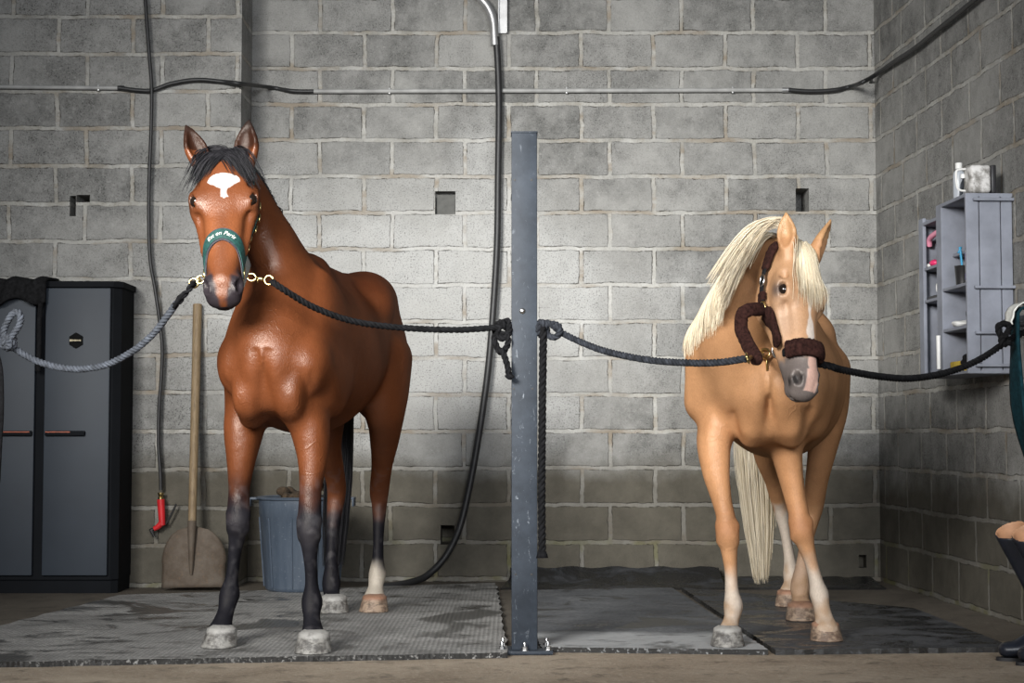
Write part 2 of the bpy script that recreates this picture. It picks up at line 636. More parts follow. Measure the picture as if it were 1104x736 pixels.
with_holes(wall_back, [hole(469, 206, 491, 231, 0.10), hole(858, 203, 872, 228, 0.24),
                       hole(75, 211, 82, 233, 0.28, WYL), hole(82.3, 210, 97, 218, 0.28, WYL), hole(475, 566, 490, 587, 0.22),
                       hole(948 - 22, 598, 948 - 14, 612, 0.08)])
tag(wall_back, kind='structure')
a_, b_ = W(469, 231, WY), W(491, 206, WY)
mb = MB()
mb.box(((a_.x + b_.x) / 2 + 0.004, WY + 0.026, (a_.z + b_.z) / 2 - 0.008), (b_.x - a_.x - 0.012, 0.012, b_.z - a_.z - 0.018), None, 0.002)
tag(mb.build('vent_cover', simple('grey_vent_plastic', (0.085, 0.085, 0.078), 0.7)), 'small grey square cover set into a hole in the block wall', 'vent')
wr = MB()
y_end = -2.0
pr = [(CX, WY), (CX + SL * (WY - y_end), y_end), (CX + SL * (WY - y_end) + 0.25, y_end), (CX + 0.25, WY)]
wr.prism(pr, 0.0, 3.9)
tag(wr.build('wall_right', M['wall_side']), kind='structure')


def RW(px, py, off=0.0):
    """point on the right wall seen at this pixel, off = distance in front of it"""
    d = ray(px, py)
    # x = CX - off + SL*(WY - y)
    tt = (CX - off + SL * WY) / (d.x + SL * d.y)
    return Vector((0, 0, CAMH)) + d * tt


# ------------------------------------------------------------------ rubber mats
def mat_obj(name, pix, mat, label, z1=0.02, jag=0.012, seg=0.035, lift=None, z0=0.0, group=None):
    pts = [G(x, y, z1) if not isinstance(x, Vector) else x for x, y in pix]
    rnd = random.Random(label)
    out = []
    n = len(pts)
    for i in range(n):
        a, b = pts[i], pts[(i + 1) % n]
        L = (b - a).length
        m = max(2, int(L / seg))
        nrm = Vector((b.y - a.y, a.x - b.x, 0)).normalized()
        for k in range(m):
            p = a.lerp(b, k / m)
            j = 0 if k == 0 else (jag if k % 2 else -jag * 0.3) * rnd.uniform(0.2, 1)
            out.append(p + nrm * j)
    mb = MB()
    mb.prism([(p.x, p.y) for p in out], z0, z1)
    o = mb.build(name, mat)
    tag(o, label, 'rubber mat', group)
    return o


mat_obj('rubber_mat', [(-160, 716), (547, 703), (534, 628), (129, 641)], M['mat_dusty'],
        'dusty grey ribbed rubber mat under the brown horse', 0.02, 0.014, 0.12)
mat_obj('rubber_mat', [(584, 697), (828, 700), (724, 633), (556, 636)], M['mat_wet'],
        'grey rubber mat right of the steel post, pale along its front edge', 0.02, 0.006)
mat_obj('rubber_mat', [(836, 700), (1092, 697), (985, 655), (735, 633)], M['mat_black'],
        'dark wet rubber mat under the cream-maned horse', 0.02, 0.006)


def curled_mat(x0, x1, label, zt):
    mb = MB()
    ys = [8.72, 8.85, 8.98, 9.08, 9.14]
    zs = [0.012, 0.014, 0.022, 0.022 + zt * 0.45, zt]
    nx = 24
    top, bot = [], []
    for j, (y, z) in enumerate(zip(ys, zs)):
        for i in range(nx + 1):
            x = x0 + (x1 - x0) * i / nx + (0.02 * j if i == 0 else 0)
            w = 0.006 * math.sin(i * 1.3 + j)
            top.append((x, y, z + w * (j > 1)))
            bot.append((x, y + 0.004, max(0.0, z + w * (j > 1) - 0.014)))
    k = nx + 1
    nb = len(top)
    fs = []
    for j in range(len(ys) - 1):
        for i in range(nx):
            a = j * k + i
            fs.append((a, a + 1, a + k + 1, a + k))
            fs.append((nb + a, nb + a + k, nb + a + k + 1, nb + a + 1))
    for i in range(nx):
        fs.append((i, nb + i, nb + i + 1, i + 1))
        a = (len(ys) - 1) * k + i
        fs.append((a, a + 1, nb + a + 1, nb + a))
    for j in range(len(ys) - 1):
        a = j * k
        fs.append((a, a + k, nb + a + k, nb + a))
        a = j * k + nx
        fs.append((a, nb + a, nb + a + k, a + k))
    mb.add(top + bot, fs)
    return tag(mb.build('rubber_mat', M['mat_dark'], auto=40), label, 'rubber mat')


curled_mat(-0.06, 1.13, 'dark rubber mat strip whose back edge curls up against the block wall', 0.085)
curled_mat(1.16, 1.95, 'short dark rubber mat strip behind the cream-maned horse in the corner', 0.03)

# ------------------------------------------------------------------ implicit surface modeller for bodies
class Body:
    def __init__(s, lo, hi, h):
        s.h = h
        s.lo = np.array(lo, float)
        s.n = np.ceil((np.array(hi) - s.lo) / h).astype(int) + 1
        s.d = np.full(s.n, 0.5, np.float32)

    def region(s, blo, bhi):
        a = np.maximum(0, np.floor((np.array(blo) - s.lo) / s.h).astype(int))
        b = np.minimum(s.n, np.ceil((np.array(bhi) - s.lo) / s.h).astype(int) + 1)
        sl = tuple(slice(a[i], max(a[i] + 1, b[i])) for i in range(3))
        ax = [(s.lo[i] + s.h * np.arange(sl[i].start, sl[i].stop)).astype(np.float32) for i in range(3)]
        return sl, ax[0][:, None, None], ax[1][None, :, None], ax[2][None, None, :]

    def blend(s, sl, d, k, sub=False):
        g = s.d[sl]
        if sub:
            d = -d
            h = np.clip(k - np.abs(g - d), 0, None) / k
            s.d[sl] = np.maximum(g, d) + h * h * k * 0.25
        else:
            h = np.clip(k - np.abs(g - d), 0, None) / k
            s.d[sl] = np.minimum(g, d) - h * h * k * 0.25

    @staticmethod
    def _e(u, v, w, ru, rv, rw):
        k0 = np.sqrt((u / ru) ** 2 + (v / rv) ** 2 + (w / rw) ** 2)
        k1 = np.sqrt((u / ru ** 2) ** 2 + (v / rv ** 2) ** 2 + (w / rw ** 2) ** 2) + 1e-9
        return k0 * (k0 - 1) / k1

    def ell(s, c, r, A=None, k=0.03, sub=False):
        """A: three axis vectors"""
        c = np.array(c, float)
        if A is None: A = np.eye(3)
        A = np.array([np.array(a, float) / np.linalg.norm(a) for a in A])
        ext = np.sqrt(((A * np.array(r)[:, None]) ** 2).sum(0)) + k + s.h * 2
        sl, X, Y, Z = s.region(c - ext, c + ext)
        q = [(X - c[0]) * A[i][0] + (Y - c[1]) * A[i][1] + (Z - c[2]) * A[i][2] for i in range(3)]
        s.blend(sl, s._e(q[0], q[1], q[2], *r), k, sub)

    def _seg(s, X, Y, Z, a, b, ra, rb, ua, ub):
        n = b - a
        L = np.linalg.norm(n)
        n = n / L
        px, py, pz = X - a[0], Y - a[1], Z - a[2]
        ax = px * n[0] + py * n[1] + pz * n[2]
        t = np.clip(ax / L, 0, 1)
        u = (ua + ub) / 2
        u = u - n * u.dot(n)
        u /= np.linalg.norm(u)
        v = np.cross(n, u)
        qu = px * u[0] + py * u[1] + pz * u[2]
        qv = px * v[0] + py * v[1] + pz * v[2]
        qn = ax - t * L
        ru = ra[0] + (rb[0] - ra[0]) * t
        rv = ra[1] + (rb[1] - ra[1]) * t
        rn = np.minimum(ru, rv)
        return s._e(qu, qv, qn, ru, rv, rn)

    def cone(s, a, b, ra, rb, u=(1, 0, 0), k=0.03, sub=False):
        a, b, u = np.array(a, float), np.array(b, float), np.array(u, float)
        if not isinstance(ra, (tuple, list)): ra = (ra, ra)
        if not isinstance(rb, (tuple, list)): rb = (rb, rb)
        if abs(np.dot(u, (b - a) / np.linalg.norm(b - a))) > 0.95: u = np.array((0.3, 0.5, 0.8))
        m = max(max(ra), max(rb)) + k + s.h * 2
        sl, X, Y, Z = s.region(np.minimum(a, b) - m, np.maximum(a, b) + m)
        s.blend(sl, s._seg(X, Y, Z, a, b, ra, rb, u, u), k, sub)

    def sweep(s, pts, k=0.03, sub=False, nsub=4):
        """pts: (p, ru, rv, u)"""
        P = np.array([[*p[0], p[1], p[2], *p[3]] for p in pts], float)
        E = np.vstack([2 * P[0] - P[1], P, 2 * P[-1] - P[-2]])
        out = []
        for i in range(1, len(E) - 2):
            for j in range(nsub):
                t = j / nsub
                a, b, c, d = E[i - 1], E[i], E[i + 1], E[i + 2]
                out.append(0.5 * (2 * b + (c - a) * t + (2 * a - 5 * b + 4 * c - d) * t * t + (3 * b - a - 3 * c + d) * t ** 3))
        out.append(P[-1])
        out = np.array(out)
        out[:, 3:5] = np.maximum(out[:, 3:5], 0.004)
        m = out[:, 3:5].max() + k + s.h * 2
        sl, X, Y, Z = s.region(out[:, :3].min(0) - m, out[:, :3].max(0) + m)
        D = np.full(np.broadcast(X, Y, Z).shape, 9.0, np.float32)
        base = np.array([q.start for q in sl])
        for i in range(len(out) - 1):
            a, b = out[i], out[i + 1]
            mm = max(a[3:5].max(), b[3:5].max()) + k + s.h * 2
            s2, x, y, z = s.region(np.minimum(a[:3], b[:3]) - mm, np.maximum(a[:3], b[:3]) + mm)
            dd = s._seg(x, y, z, a[:3], b[:3], a[3:5], b[3:5], a[5:8], b[5:8])
            loc = tuple(slice(s2[q].start - base[q], s2[q].stop - base[q]) for q in range(3))
            D[loc] = np.minimum(D[loc], dd)
        s.blend(sl, D, k, sub)

    def mesh(s, name, iters=2, keep=True):
        d = s.d
        ins = d < 0
        c = None
        A = ins[:-1, :-1, :-1].astype(np.int8)
        cnt = np.zeros(A.shape, np.int8)
        offs = [(i, j, k) for i in (0, 1) for j in (0, 1) for k in (0, 1)]
        N = d.shape
        for (i, j, k) in offs:
            cnt += ins[i:N[0] - 1 + i, j:N[1] - 1 + j, k:N[2] - 1 + k]
        act = np.argwhere((cnt > 0) & (cnt < 8))
        ids = np.full(A.shape, -1, np.int32)
        ids[act[:, 0], act[:, 1], act[:, 2]] = np.arange(len(act))
        val = {o: d[act[:, 0] + o[0], act[:, 1] + o[1], act[:, 2] + o[2]] for o in offs}
        sm = np.zeros((len(act), 3))
        ct = np.zeros(len(act))
        for o in offs:
            for ax in range(3):
                if o[ax] == 0:
                    o2 = list(o)
                    o2[ax] = 1
                    va, vb = val[o], val[tuple(o2)]
                    m = (va < 0) != (vb < 0)
                    t = np.where(m, va / np.where(np.abs(va - vb) < 1e-12, 1, va - vb), 0)
                    p = np.tile(np.array(o, float), (len(act), 1))
                    p[:, ax] += t
                    sm += p * m[:, None]
                    ct += m
        V = (act + sm / ct[:, None]) * s.h + s.lo
        F = []
        for ax in range(3):
            sl_a = [slice(1, N[i] - 1) for i in range(3)]
            sl_b = [slice(1, N[i] - 1) for i in range(3)]
            sl_a[ax] = slice(0, N[ax] - 1)
            sl_b[ax] = slice(1, N[ax])
            a, b = ins[tuple(sl_a)], ins[tuple(sl_b)]
            e = np.argwhere(a != b)
            flip = a[e[:, 0], e[:, 1], e[:, 2]]
            g = e.copy()
            for i in range(3):
                if i != ax: g[:, i] += 1
            u, v = [(1, 2), (2, 0), (0, 1)][ax]
            q = []
            for (du, dv) in ((-1, -1), (0, -1), (0, 0), (-1, 0)):
                h = g.copy()
                h[:, u] += du
                h[:, v] += dv
                q.append(ids[h[:, 0], h[:, 1], h[:, 2]])
            q = np.stack(q, 1)
            q[~flip] = q[~flip][:, ::-1]
            F.append(q)
        F = np.vstack(F)
        F = F[(F >= 0).all(1)]
        # light smoothing
        E = np.vstack([F[:, [0, 1]], F[:, [1, 2]], F[:, [2, 3]], F[:, [3, 0]]])
        for it in range(iters):
            acc = np.zeros_like(V)
            w = np.bincount(E[:, 0], minlength=len(V)) + np.bincount(E[:, 1], minlength=len(V))
            for c3 in range(3):
                acc[:, c3] = np.bincount(E[:, 0], V[E[:, 1], c3], len(V)) + np.bincount(E[:, 1], V[E[:, 0], c3], len(V))
            V = V * 0.5 + 0.5 * acc / np.maximum(w, 1)[:, None]
        me = bpy.data.meshes.new(name)
        me.vertices.add(len(V))
        me.vertices.foreach_set('co', V.astype(np.float32).ravel())
        me.loops.add(F.size)
        me.loops.foreach_set('vertex_index', F.astype(np.int32).ravel())
        me.polygons.add(len(F))
        me.polygons.foreach_set('loop_start', np.arange(0, F.size, 4, dtype=np.int32))
        me.polygons.foreach_set('loop_total', np.full(len(F), 4, np.int32))
        me.polygons.foreach_set('use_smooth', np.ones(len(F), bool))
        me.update(calc_edges=True)
        me.validate()
        return me, V


def vnoise(V, scale, seed=0.0):
    """cheap smooth noise 0..1 from sines"""
    x, y, z = (V * scale).T
    r = np.sin(x * 1.7 + 2.1 * np.sin(y * 1.3 + seed) + seed) + np.sin(y * 2.3 + 1.7 * np.sin(z * 1.9 + seed * 2)) + np.sin(z * 1.9 + 2.3 * np.sin(x * 1.5 + seed * 3))
    return r / 6 + 0.5


def sstep(a, b, x):
    t = np.clip((x - a) / (b - a), 0, 1)
    return t * t * (3 - 2 * t)


class HeadFrame:
    """T along the face from the poll to the nose, D dorsal (out of the forehead), S towards the horse's left"""
    def __init__(s, poll, nose, dorsal, scale):
        s.P = np.array(poll, float)
        T = np.array(nose, float) - s.P
        s.T = T / np.linalg.norm(T)
        D = np.array(dorsal, float)
        D = D - s.T * D.dot(s.T)
        s.D = D / np.linalg.norm(D)
        s.S = np.cross(s.D, s.T)
        s.s = scale

    def p(s, t, l, d):
        return s.P + s.s * (s.T * t + s.S * l + s.D * d)

    def v(s, t, l, d):
        q = s.T * t + s.S * l + s.D * d
        return q / np.linalg.norm(q)

    def inv(s, V):
        q = V - s.P
        return np.stack([q @ s.T, q @ s.S, q @ s.D], 1) / s.s

    def A(s):
        return [s.T, s.S, s.D]


def build_head(B, H, ears, jaw=1.0, mz=1.0, slim=1.0, el=0.084, ed=-0.053, ea=(0.8, 0.6)):
    k = H.s
    A = H.A()
    w = slim
    e = lambda t, l, d, a, b, c, kk=0.03, sub=False, ax=None: B.ell(H.p(t, l, d), (a * k, b * k, c * k), ax or A, kk, sub)
    cn = lambda p, q, ra, rb, kk=0.03, sub=False: B.cone(H.p(*p), H.p(*q), tuple(x * k for x in ra), tuple(x * k for x in rb), H.S, kk, sub)
    # cranium, forehead
    e(0.075, 0, -0.085, 0.10, 0.072 * w, 0.072)
    e(0.155, 0, -0.070, 0.115, 0.092 * w, 0.058, 0.035)
    # nasal bridge and upper jaw (narrow, boxy)
    cn((0.18, 0, -0.066), (0.50, 0, -0.052), (0.070 * w, 0.046), (0.036 * mz, 0.036), 0.03)
    cn((0.20, 0, -0.105), (0.49, 0, -0.085), (0.080 * w, 0.05), (0.046 * mz, 0.042), 0.03)
    # jowls
    for sg in (-1, 1):
        e(0.175, sg * 0.056 * w, -0.160 * jaw, 0.110, 0.040, 0.088 * jaw, 0.04)
        cn((0.21, sg * 0.038, -0.215 * jaw), (0.49, sg * 0.016, -0.135), (0.024, 0.028), (0.018, 0.020), 0.04)
        # facial crest
        cn((0.225, sg * 0.080 * w, -0.098), (0.38, sg * 0.062 * w, -0.090), (0.018, 0.014), (0.012, 0.010), 0.025)
        # brow / orbit
        e(0.180, sg * 0.078 * w, -0.064, 0.055, 0.032, 0.036, 0.045)
        e(0.168, sg * 0.090 * w, -0.054, 0.034, 0.017, 0.013, 0.02)
        e(0.215, sg * 0.090 * w, -0.078, 0.026, 0.012, 0.010, 0.02)
        # hollow above the eye, hollow between orbit and nose
        e(0.135, sg * 0.086 * w, -0.048, 0.022, 0.014, 0.014, 0.02, True)
        e(0.30, sg * 0.078 * w, -0.058, 0.07, 0.010, 0.010, 0.02, True)
    cn((0.22, 0, -0.17 * jaw), (0.47, 0, -0.115), (0.045, 0.05), (0.03, 0.035), 0.03)
    # muzzle
    e(0.525, 0, -0.082, 0.062, 0.055 * mz, 0.052, 0.03)
    e(0.565, 0, -0.086, 0.034, 0.050 * mz, 0.040, 0.02)
    e(0.535, 0, -0.142, 0.036, 0.030, 0.024, 0.016)
    e(0.570, 0, -0.120, 0.020, 0.036, 0.016, 0.012)
    for sg in (-1, 1):
        e(0.528, sg * 0.042 * mz, -0.056, 0.040, 0.022, 0.026, 0.016)
        e(0.540, sg * 0.036 * mz, -0.050, 0.030, 0.013, 0.02, 0.008)
        e(0.534, sg * 0.050 * mz, -0.046, 0.026, 0.016, 0.015, 0.010, True, [H.v(1, -sg * 0.45, 0), H.v(0.35 * sg, 1, 0.2), H.D])
    # mouth line
    for sg in (-1, 1):
        cn((0.585, sg * 0.020, -0.108), (0.50, sg * 0.052, -0.117), (0.006, 0.003), (0.006, 0.003), 0.006, True)
        # eye slit
        e(0.191, sg * (el * w + 0.019 * ea[0]), ed + 0.019 * ea[1], 0.0265, 0.019, 0.0150, 0.007, True, [H.T, H.v(0, sg * ea[0], ea[1]), H.v(0, -sg * ea[1], ea[0])])
        cn((0.166, sg * 0.085 * w, -0.032), (0.205, sg * 0.086 * w, -0.030), (0.008, 0.007), (0.008, 0.007), 0.012)
    cn((0.588, -0.025, -0.109), (0.588, 0.025, -0.109), (0.006, 0.003), (0.006, 0.003), 0.006, True)
    # ears: tapering cups
    for (base, tip, face, sc, wd) in ears:
        b = H.p(*base)
        tdir = np.array(tip, float)
        tdir = tdir / np.linalg.norm(tdir)
        f = np.array(face, float)
        f = f - tdir * f.dot(tdir)
        f /= np.linalg.norm(f)
        sd = np.cross(tdir, f)
        L = 0.165 * sc
        B.sweep([(b - tdir * 0.02, 0.026 * sc, 0.026 * sc, sd), (b + tdir * L * 0.22, 0.033 * wd * sc, 0.030 * sc, sd),
                 (b + tdir * L * 0.50, 0.036 * wd * sc, 0.024 * sc, sd), (b + tdir * L * 0.80, 0.021 * wd * sc, 0.014 * sc, sd),
                 (b + tdir * L * 1.0 - f * 0.004, 0.006, 0.006, sd)], 0.018)
        B.sweep([(b + tdir * L * 0.16 + f * 0.026 * sc, 0.014 * sc, 0.014 * sc, sd), (b + tdir * L * 0.38 + f * 0.022 * sc, 0.024 * wd * sc, 0.026 * sc, sd),
                 (b + tdir * L * 0.58 + f * 0.018 * sc, 0.023 * wd * sc, 0.022 * sc, sd), (b + tdir * L * 0.88 + f * 0.010 * sc, 0.007, 0.007, sd)], 0.006, True)


def leg_chain(pts, u):
    return [(np.array(p), ru, rv, u) for (p, ru, rv) in pts]


def hoof(parent, name, c, fdir, up, scale, mat, label=None, cor=None):
    """c: centre of the sole on the ground, fdir: toe direction"""
    f = Vector((fdir[0], fdir[1], 0)).normalized()
    l = Vector((-f.y, f.x, 0))
    mb = MB()
    n = 36
    rings = [(0.0, 0.0635, 0.002), (0.003, 0.066, 0.002), (0.02, 0.0625, -0.004), (0.045, 0.0575, -0.012), (0.060, 0.0545, -0.017), (0.066, 0.054, -0.019), (0.070, 0.048, -0.021), (0.078, 0.034, -0.023)]
    vs, fs = [], []
    for (z, r, off) in rings:
        for k in range(n):
            a = 2 * PI * k / n
            x = math.cos(a) * r
            y = math.sin(a) * r * 1.0
            if x < 0: x *= 0.86
            heel = 1.0 - 0.12 * max(0, -math.cos(a))
            if math.cos(a) < -0.9 and z < 0.07: x *= 0.86
            vs.append(Vector(c) + (f * (x + off) * 1.06 + l * y) * scale + Vector((0, 0, z * heel * scale)))
    for i in range(len(rings) - 1):
        for k in range(n):
            k2 = (k + 1) % n
            fs.append((i * n + k, i * n + k2, (i + 1) * n + k2, (i + 1) * n + k))
    fs.append(tuple(range(n - 1, -1, -1)))
    fs.append(tuple((len(rings) - 1) * n + k for k in range(n)))
    mb.add(vs, fs)
    o = mb.build(name, mat, parent, auto=50)
    if label: o['label'] = label
    return o


def hair_mesh(name, strands, mat, parent, r0=0.0016, n=3, seed=1, taper=0.25):
    """strands: list of point lists (world)"""
    rnd = random.Random(seed)
    V, F, T = [], [], []
    for pts in strands:
        N = len(pts)
        tone = rnd.random()
        b0 = len(V)
        u = None
        rr = r0 * rnd.uniform(0.7, 1.3)
        for i in range(N):
            t = (pts[min(i + 1, N - 1)] - pts[max(i - 1, 0)])
            if t.length < 1e-9: t = Vector((0, 0, -1))
            t = t.normalized()
            if u is None: u = t.orthogonal().normalized()
            u = (u - t * u.dot(t))
            u = u.normalized() if u.length > 1e-6 else t.orthogonal().normalized()
            w = t.cross(u)
            q = i / (N - 1)
            r = rr * (1 - (1 - taper) * q ** 2)
            for k in range(n):
                a = 2 * PI * k / n
                V.append(pts[i] + u * math.cos(a) * r + w * math.sin(a) * r)
                T.append(tone)
        for i in range(N - 1):
            for k in range(n):
                k2 = (k + 1) % n
                F.append((b0 + i * n + k, b0 + i * n + k2, b0 + (i + 1) * n + k2, b0 + (i + 1) * n + k))
    me = bpy.data.meshes.new(name)
    me.from_pydata([tuple(v) for v in V], [], F)
    me.update()
    ca = me.color_attributes.new('tone', 'FLOAT_COLOR', 'POINT')
    arr = np.repeat(np.array(T, np.float32)[:, None], 4, 1)
    arr[:, 3] = 1
    ca.data.foreach_set('color', arr.ravel())
    return link_mesh(name, me, mat, parent, True, True)


def push_out(bvh, p, off):
    loc, nrm, idx, dist = bvh.find_nearest(p)
    if loc is None: return p
    s = (p - loc).dot(nrm)
    if s < off:
        return loc + nrm * off
    return p

# ------------------------------------------------------------------ horses
def hoof_mat(name, a, b, band):
    t = NT(name)
    P = t.obj()
    n = t.noise(P, 26, 6, 0.75)
    n2 = t.noise(t.vmath('MULTIPLY', P, (1, 1, 4)), 30, 4, 0.6)
    c = t.mix(t.ramp(n.outputs[0], [(0.42, 0.0), (0.58, 1.0)]), a, b)
    c = t.mix(t.ramp(n2.outputs[0], [(0.55, 0.0), (0.66, 0.7)]), c, (0.045, 0.038, 0.03))
    z = t.sep(P)[2]
    c = t.mix(t.math('MULTIPLY', t.ramp(z, [(0.050, 0.0), (0.058, 0.75)]), t.ramp(n.outputs[0], [(0.3, 0.4), (0.5, 1.0)])), c, band)
    return t.done(c, 0.5, 0, t.bump(n2.outputs[0], 0.4, 0.004))


M['hoof_grey'] = hoof_mat('hoof_horn_grey', (0.085, 0.08, 0.075), (0.27, 0.26, 0.24), (0.36, 0.35, 0.33))
M['hoof_tan'] = hoof_mat('hoof_horn_tan', (0.13, 0.085, 0.06), (0.32, 0.235, 0.17), (0.30, 0.15, 0.09))
M['eye'] = simple('horse_eye', (0.012, 0.008, 0.006), 0.06, 0, 0.1, 10, 0.0)
GH = 0.007        # cell size of the body surfaces


class Horse:
    pass


def make_body(cfg):
    s = cfg['s']
    O = Vector(cfg['O'])
    F = Vector(cfg['F']).normalized()
    Lf = Vector((-F.y, F.x, 0))
    a3 = lambda v: np.array(v, float)

    def L(x, y, z):
        return a3(O + F * (x * s) + Lf * (y * s) + Vector((0, 0, z * s)))
    uL, uF, uZ = a3(Lf), a3(F), a3((0, 0, 1))
    AX = [uF, uL, uZ]
    B = Body(cfg['lo'], cfg['hi'], GH)
    e = lambda x, y, z, a, b, c, k=0.05, sub=False, ax=None: B.ell(L(x, y, z), (a * s, b * s, c * s), ax or AX, k, sub)
    cn = lambda p, q, ra, rb, k=0.04, sub=False, u=None: B.cone(L(*p), L(*q), tuple(v * s for v in ra), tuple(v * s for v in rb), uL if u is None else u, k, sub)
    bw = cfg.get('barrel', 1.0)
    # trunk: (x, centre z, half width, half height)
    st = cfg['stations']
    B.sweep([(L(x, 0, z), w * bw * s, h * s, uL) for (x, z, w, h) in st], 0.03, nsub=8)
    # spine, withers and croup
    wz = cfg['wz']
    cz = cfg['cz']
    cn((-0.16, 0, wz - 0.06), (-0.42, 0, wz - 0.045), (0.055, 0.06), (0.060, 0.055), 0.09)
    cn((-0.42, 0, wz - 0.045), (-0.85, 0, cz - 0.085), (0.060, 0.055), (0.10, 0.05), 0.09)
    for g in (-1, 1):
        e(-1.08, g * 0.095, cz - 0.135, 0.26, 0.135, 0.130, 0.06)
        e(-0.93, g * 0.185, cz - 0.165, 0.07, 0.045, 0.05, 0.10)
        # haunch and thigh
        e(-1.20, g * 0.125, 1.13, 0.225, 0.135, 0.27, 0.06)
        e(-1.06, g * 0.175, 0.99, 0.15, 0.080, 0.17, 0.05)
        # shoulder blade, arm, point of shoulder
        cn((-0.24, g * 0.128, wz - 0.16), (0.00, g * 0.152, 1.06), (0.050, 0.13), (0.060, 0.11), 0.06)
        e(-0.16, g * 0.172, 0.99, 0.15, 0.055, 0.12, 0.06)
        e(0.065, g * 0.140, 1.055, 0.085, 0.060, 0.10, 0.05)
        # pectorals
        e(0.105, g * 0.078, 0.960, 0.072, 0.074, 0.100, 0.022)
        e(0.030, g * 0.085, 0.885, 0.070, 0.050, 0.060, 0.04)
    # groove between the pectorals, girth
    e(cfg.get('gx', 0.200), 0.0, 0.925, 0.040, 0.014, 0.110, 0.06, True)
    for g in (-1, 1):
        # furrow where the arm meets the breast, furrow along the neck
        e(0.135, g * 0.152, 0.900, 0.040, 0.013, 0.085, 0.04, True)
    # neck
    nk = cfg['neck']
    B.sweep([(a3(p), ru, rv, a3(u)) for (p, ru, rv, u) in nk], 0.07, nsub=12)
    for (p, q, ra, rb, k, sub) in cfg.get('extra', []):
        B.cone(a3(p), a3(q), ra, rb, uL, k, sub)
    # legs
    for pts, kk in cfg['legs']:
        B.sweep([(a3(p), ru, rv, a3(u) if u is not None else uL) for (p, ru, rv, u) in pts], kk, nsub=12)
    for (p, r, k) in cfg['knobs']:
        B.ell(a3(p), r, AX, k)
    for (p, q, ra, rb, k, sub) in cfg.get('tendons', []):
        B.cone(a3(p), a3(q), ra, rb, uL, k, sub)
    H = cfg['head']
    build_head(B, H, cfg['ears'], cfg.get('jaw', 1.0), mz=cfg.get('mz', 1.0), slim=cfg.get('slim', 1.0), el=cfg.get('el', 0.084), ed=cfg.get('ed', -0.053), ea=cfg.get('ea', (0.8, 0.6)))
    me, V = B.mesh('body', 4)
    # finer mesh on the head so that the markings have clean edges
    hv = H.inv(V)
    inh = (hv[:, 0] > -0.02) & (hv[:, 0] < 0.64) & (np.abs(hv[:, 1]) < 0.14) & (hv[:, 2] > -0.16) & (hv[:, 2] < 0.05)
    bm = bmesh.new()
    bm.from_mesh(me)
    ed_ = [e_ for e_ in bm.edges if inh[e_.verts[0].index] and inh[e_.verts[1].index]]
    bmesh.ops.subdivide_edges(bm, edges=ed_, cuts=1, use_grid_fill=True, smooth=0.0)
    bm.to_mesh(me)
    bm.free()
    me.polygons.foreach_set('use_smooth', np.ones(len(me.polygons), bool))
    V = np.empty(len(me.vertices) * 3)
    me.vertices.foreach_get('co', V)
    V = V.reshape(-1, 3)
    return me, V, H, L, (uF, uL)


def finish_horse(cfg, me, V, H, colour):
    ca = me.color_attributes.new('coat', 'FLOAT_COLOR', 'POINT')
    arr = np.ones((len(V), 4), np.float32)
    arr[:, :3] = np.clip(colour, 0, 1)
    hh = H.inv(V)
    arr[:, 3] = 1 - ((hh[:, 0] > -0.03) & (hh[:, 0] < 0.66) & (np.abs(hh[:, 1]) < 0.15) & (hh[:, 2] > -0.24)) * 1.0
    ca.data.foreach_set('color', arr.ravel())
    root = empty(cfg['name'], (cfg['O'][0], cfg['O'][1], 0.02), cfg['label'], 'horse')
    body = link_mesh('body', me, cfg['coat'], root, True, True)
    bpy.context.view_layer.update()
    bvh = BVHTree.FromPolygons([tuple(v) for v in V], [tuple(p.vertices) for p in me.polygons])
    # eyes
    for sg in (-1, 1):
        c = H.p(0.191, sg * cfg.get('el', 0.084) * cfg.get('slim', 1.0), cfg.get('ed', -0.053))
        ea = cfg.get('ea', (0.8, 0.6))
        c = c + (H.v(0, sg * ea[0], ea[1])) * cfg.get('eo', 0.0)
        mb = MB()
        mb.ellipsoid(c, (cfg.get('er', 0.0225) * H.s,) * 3, None, 24, 16)
        mb.build('eye', M['eye'], root, smooth=True)
    return root, body, bvh


def mixc(c, m, col):
    return c * (1 - m[:, None]) + np.array(col)[None, :] * m[:, None]


# ---------------- brown horse with white star
def chain(pts, u=None):
    return [(W(px, py, Y), ru, rv, u) for (px, py, Y, ru, rv) in pts]


bO = Vector((-0.878, 6.20, 0))
bF = Vector((-0.13, -0.9915, 0))
zc = 0.02
bP = W(240, 160, 5.98)
bN = W(238, 330, 5.72)
bH = HeadFrame(bP, bN, (0.05, -1, 0.2), 1.02)
uX = Vector((0.99, -0.12, 0))
leg_bFR = chain([(270, 425, 6.38, .085, .12), (263, 462, 6.33, .074, .100), (260, 495, 6.30, .054, .066), (258, 525, 6.30, .040, .048), (257.5, 545, 6.29, .042, .048),
                 (257, 562, 6.28, .041, .045), (255.5, 578, 6.30, .032, .038), (252.5, 600, 6.32, .0235, .034), (250, 622, 6.33, .0235, .035), (247, 641, 6.33, .037, .039),
                 (244, 657, 6.31, .031, .033), (240, 671, 6.28, .036, .038), (237, 683, 6.26, 0.050, .050)], uX)
leg_bFL = chain([(328, 425, 6.25, .085, .12), (334, 460, 6.21, .074, .100), (337, 495, 6.18, .054, .066), (335, 527, 6.16, .041, .048), (334, 550, 6.15, .043, .048),
                 (333.5, 570, 6.14, .042, .045), (334, 587, 6.14, .032, .038), (335, 608, 6.15, .0235, .034), (336, 630, 6.16, .0240, .035), (336, 649, 6.16, .038, .039),
                 (336, 664, 6.14, .031, .033), (337, 678, 6.11, .037, .038), (337.5, 689, 6.09, 0.050, .050)], uX)
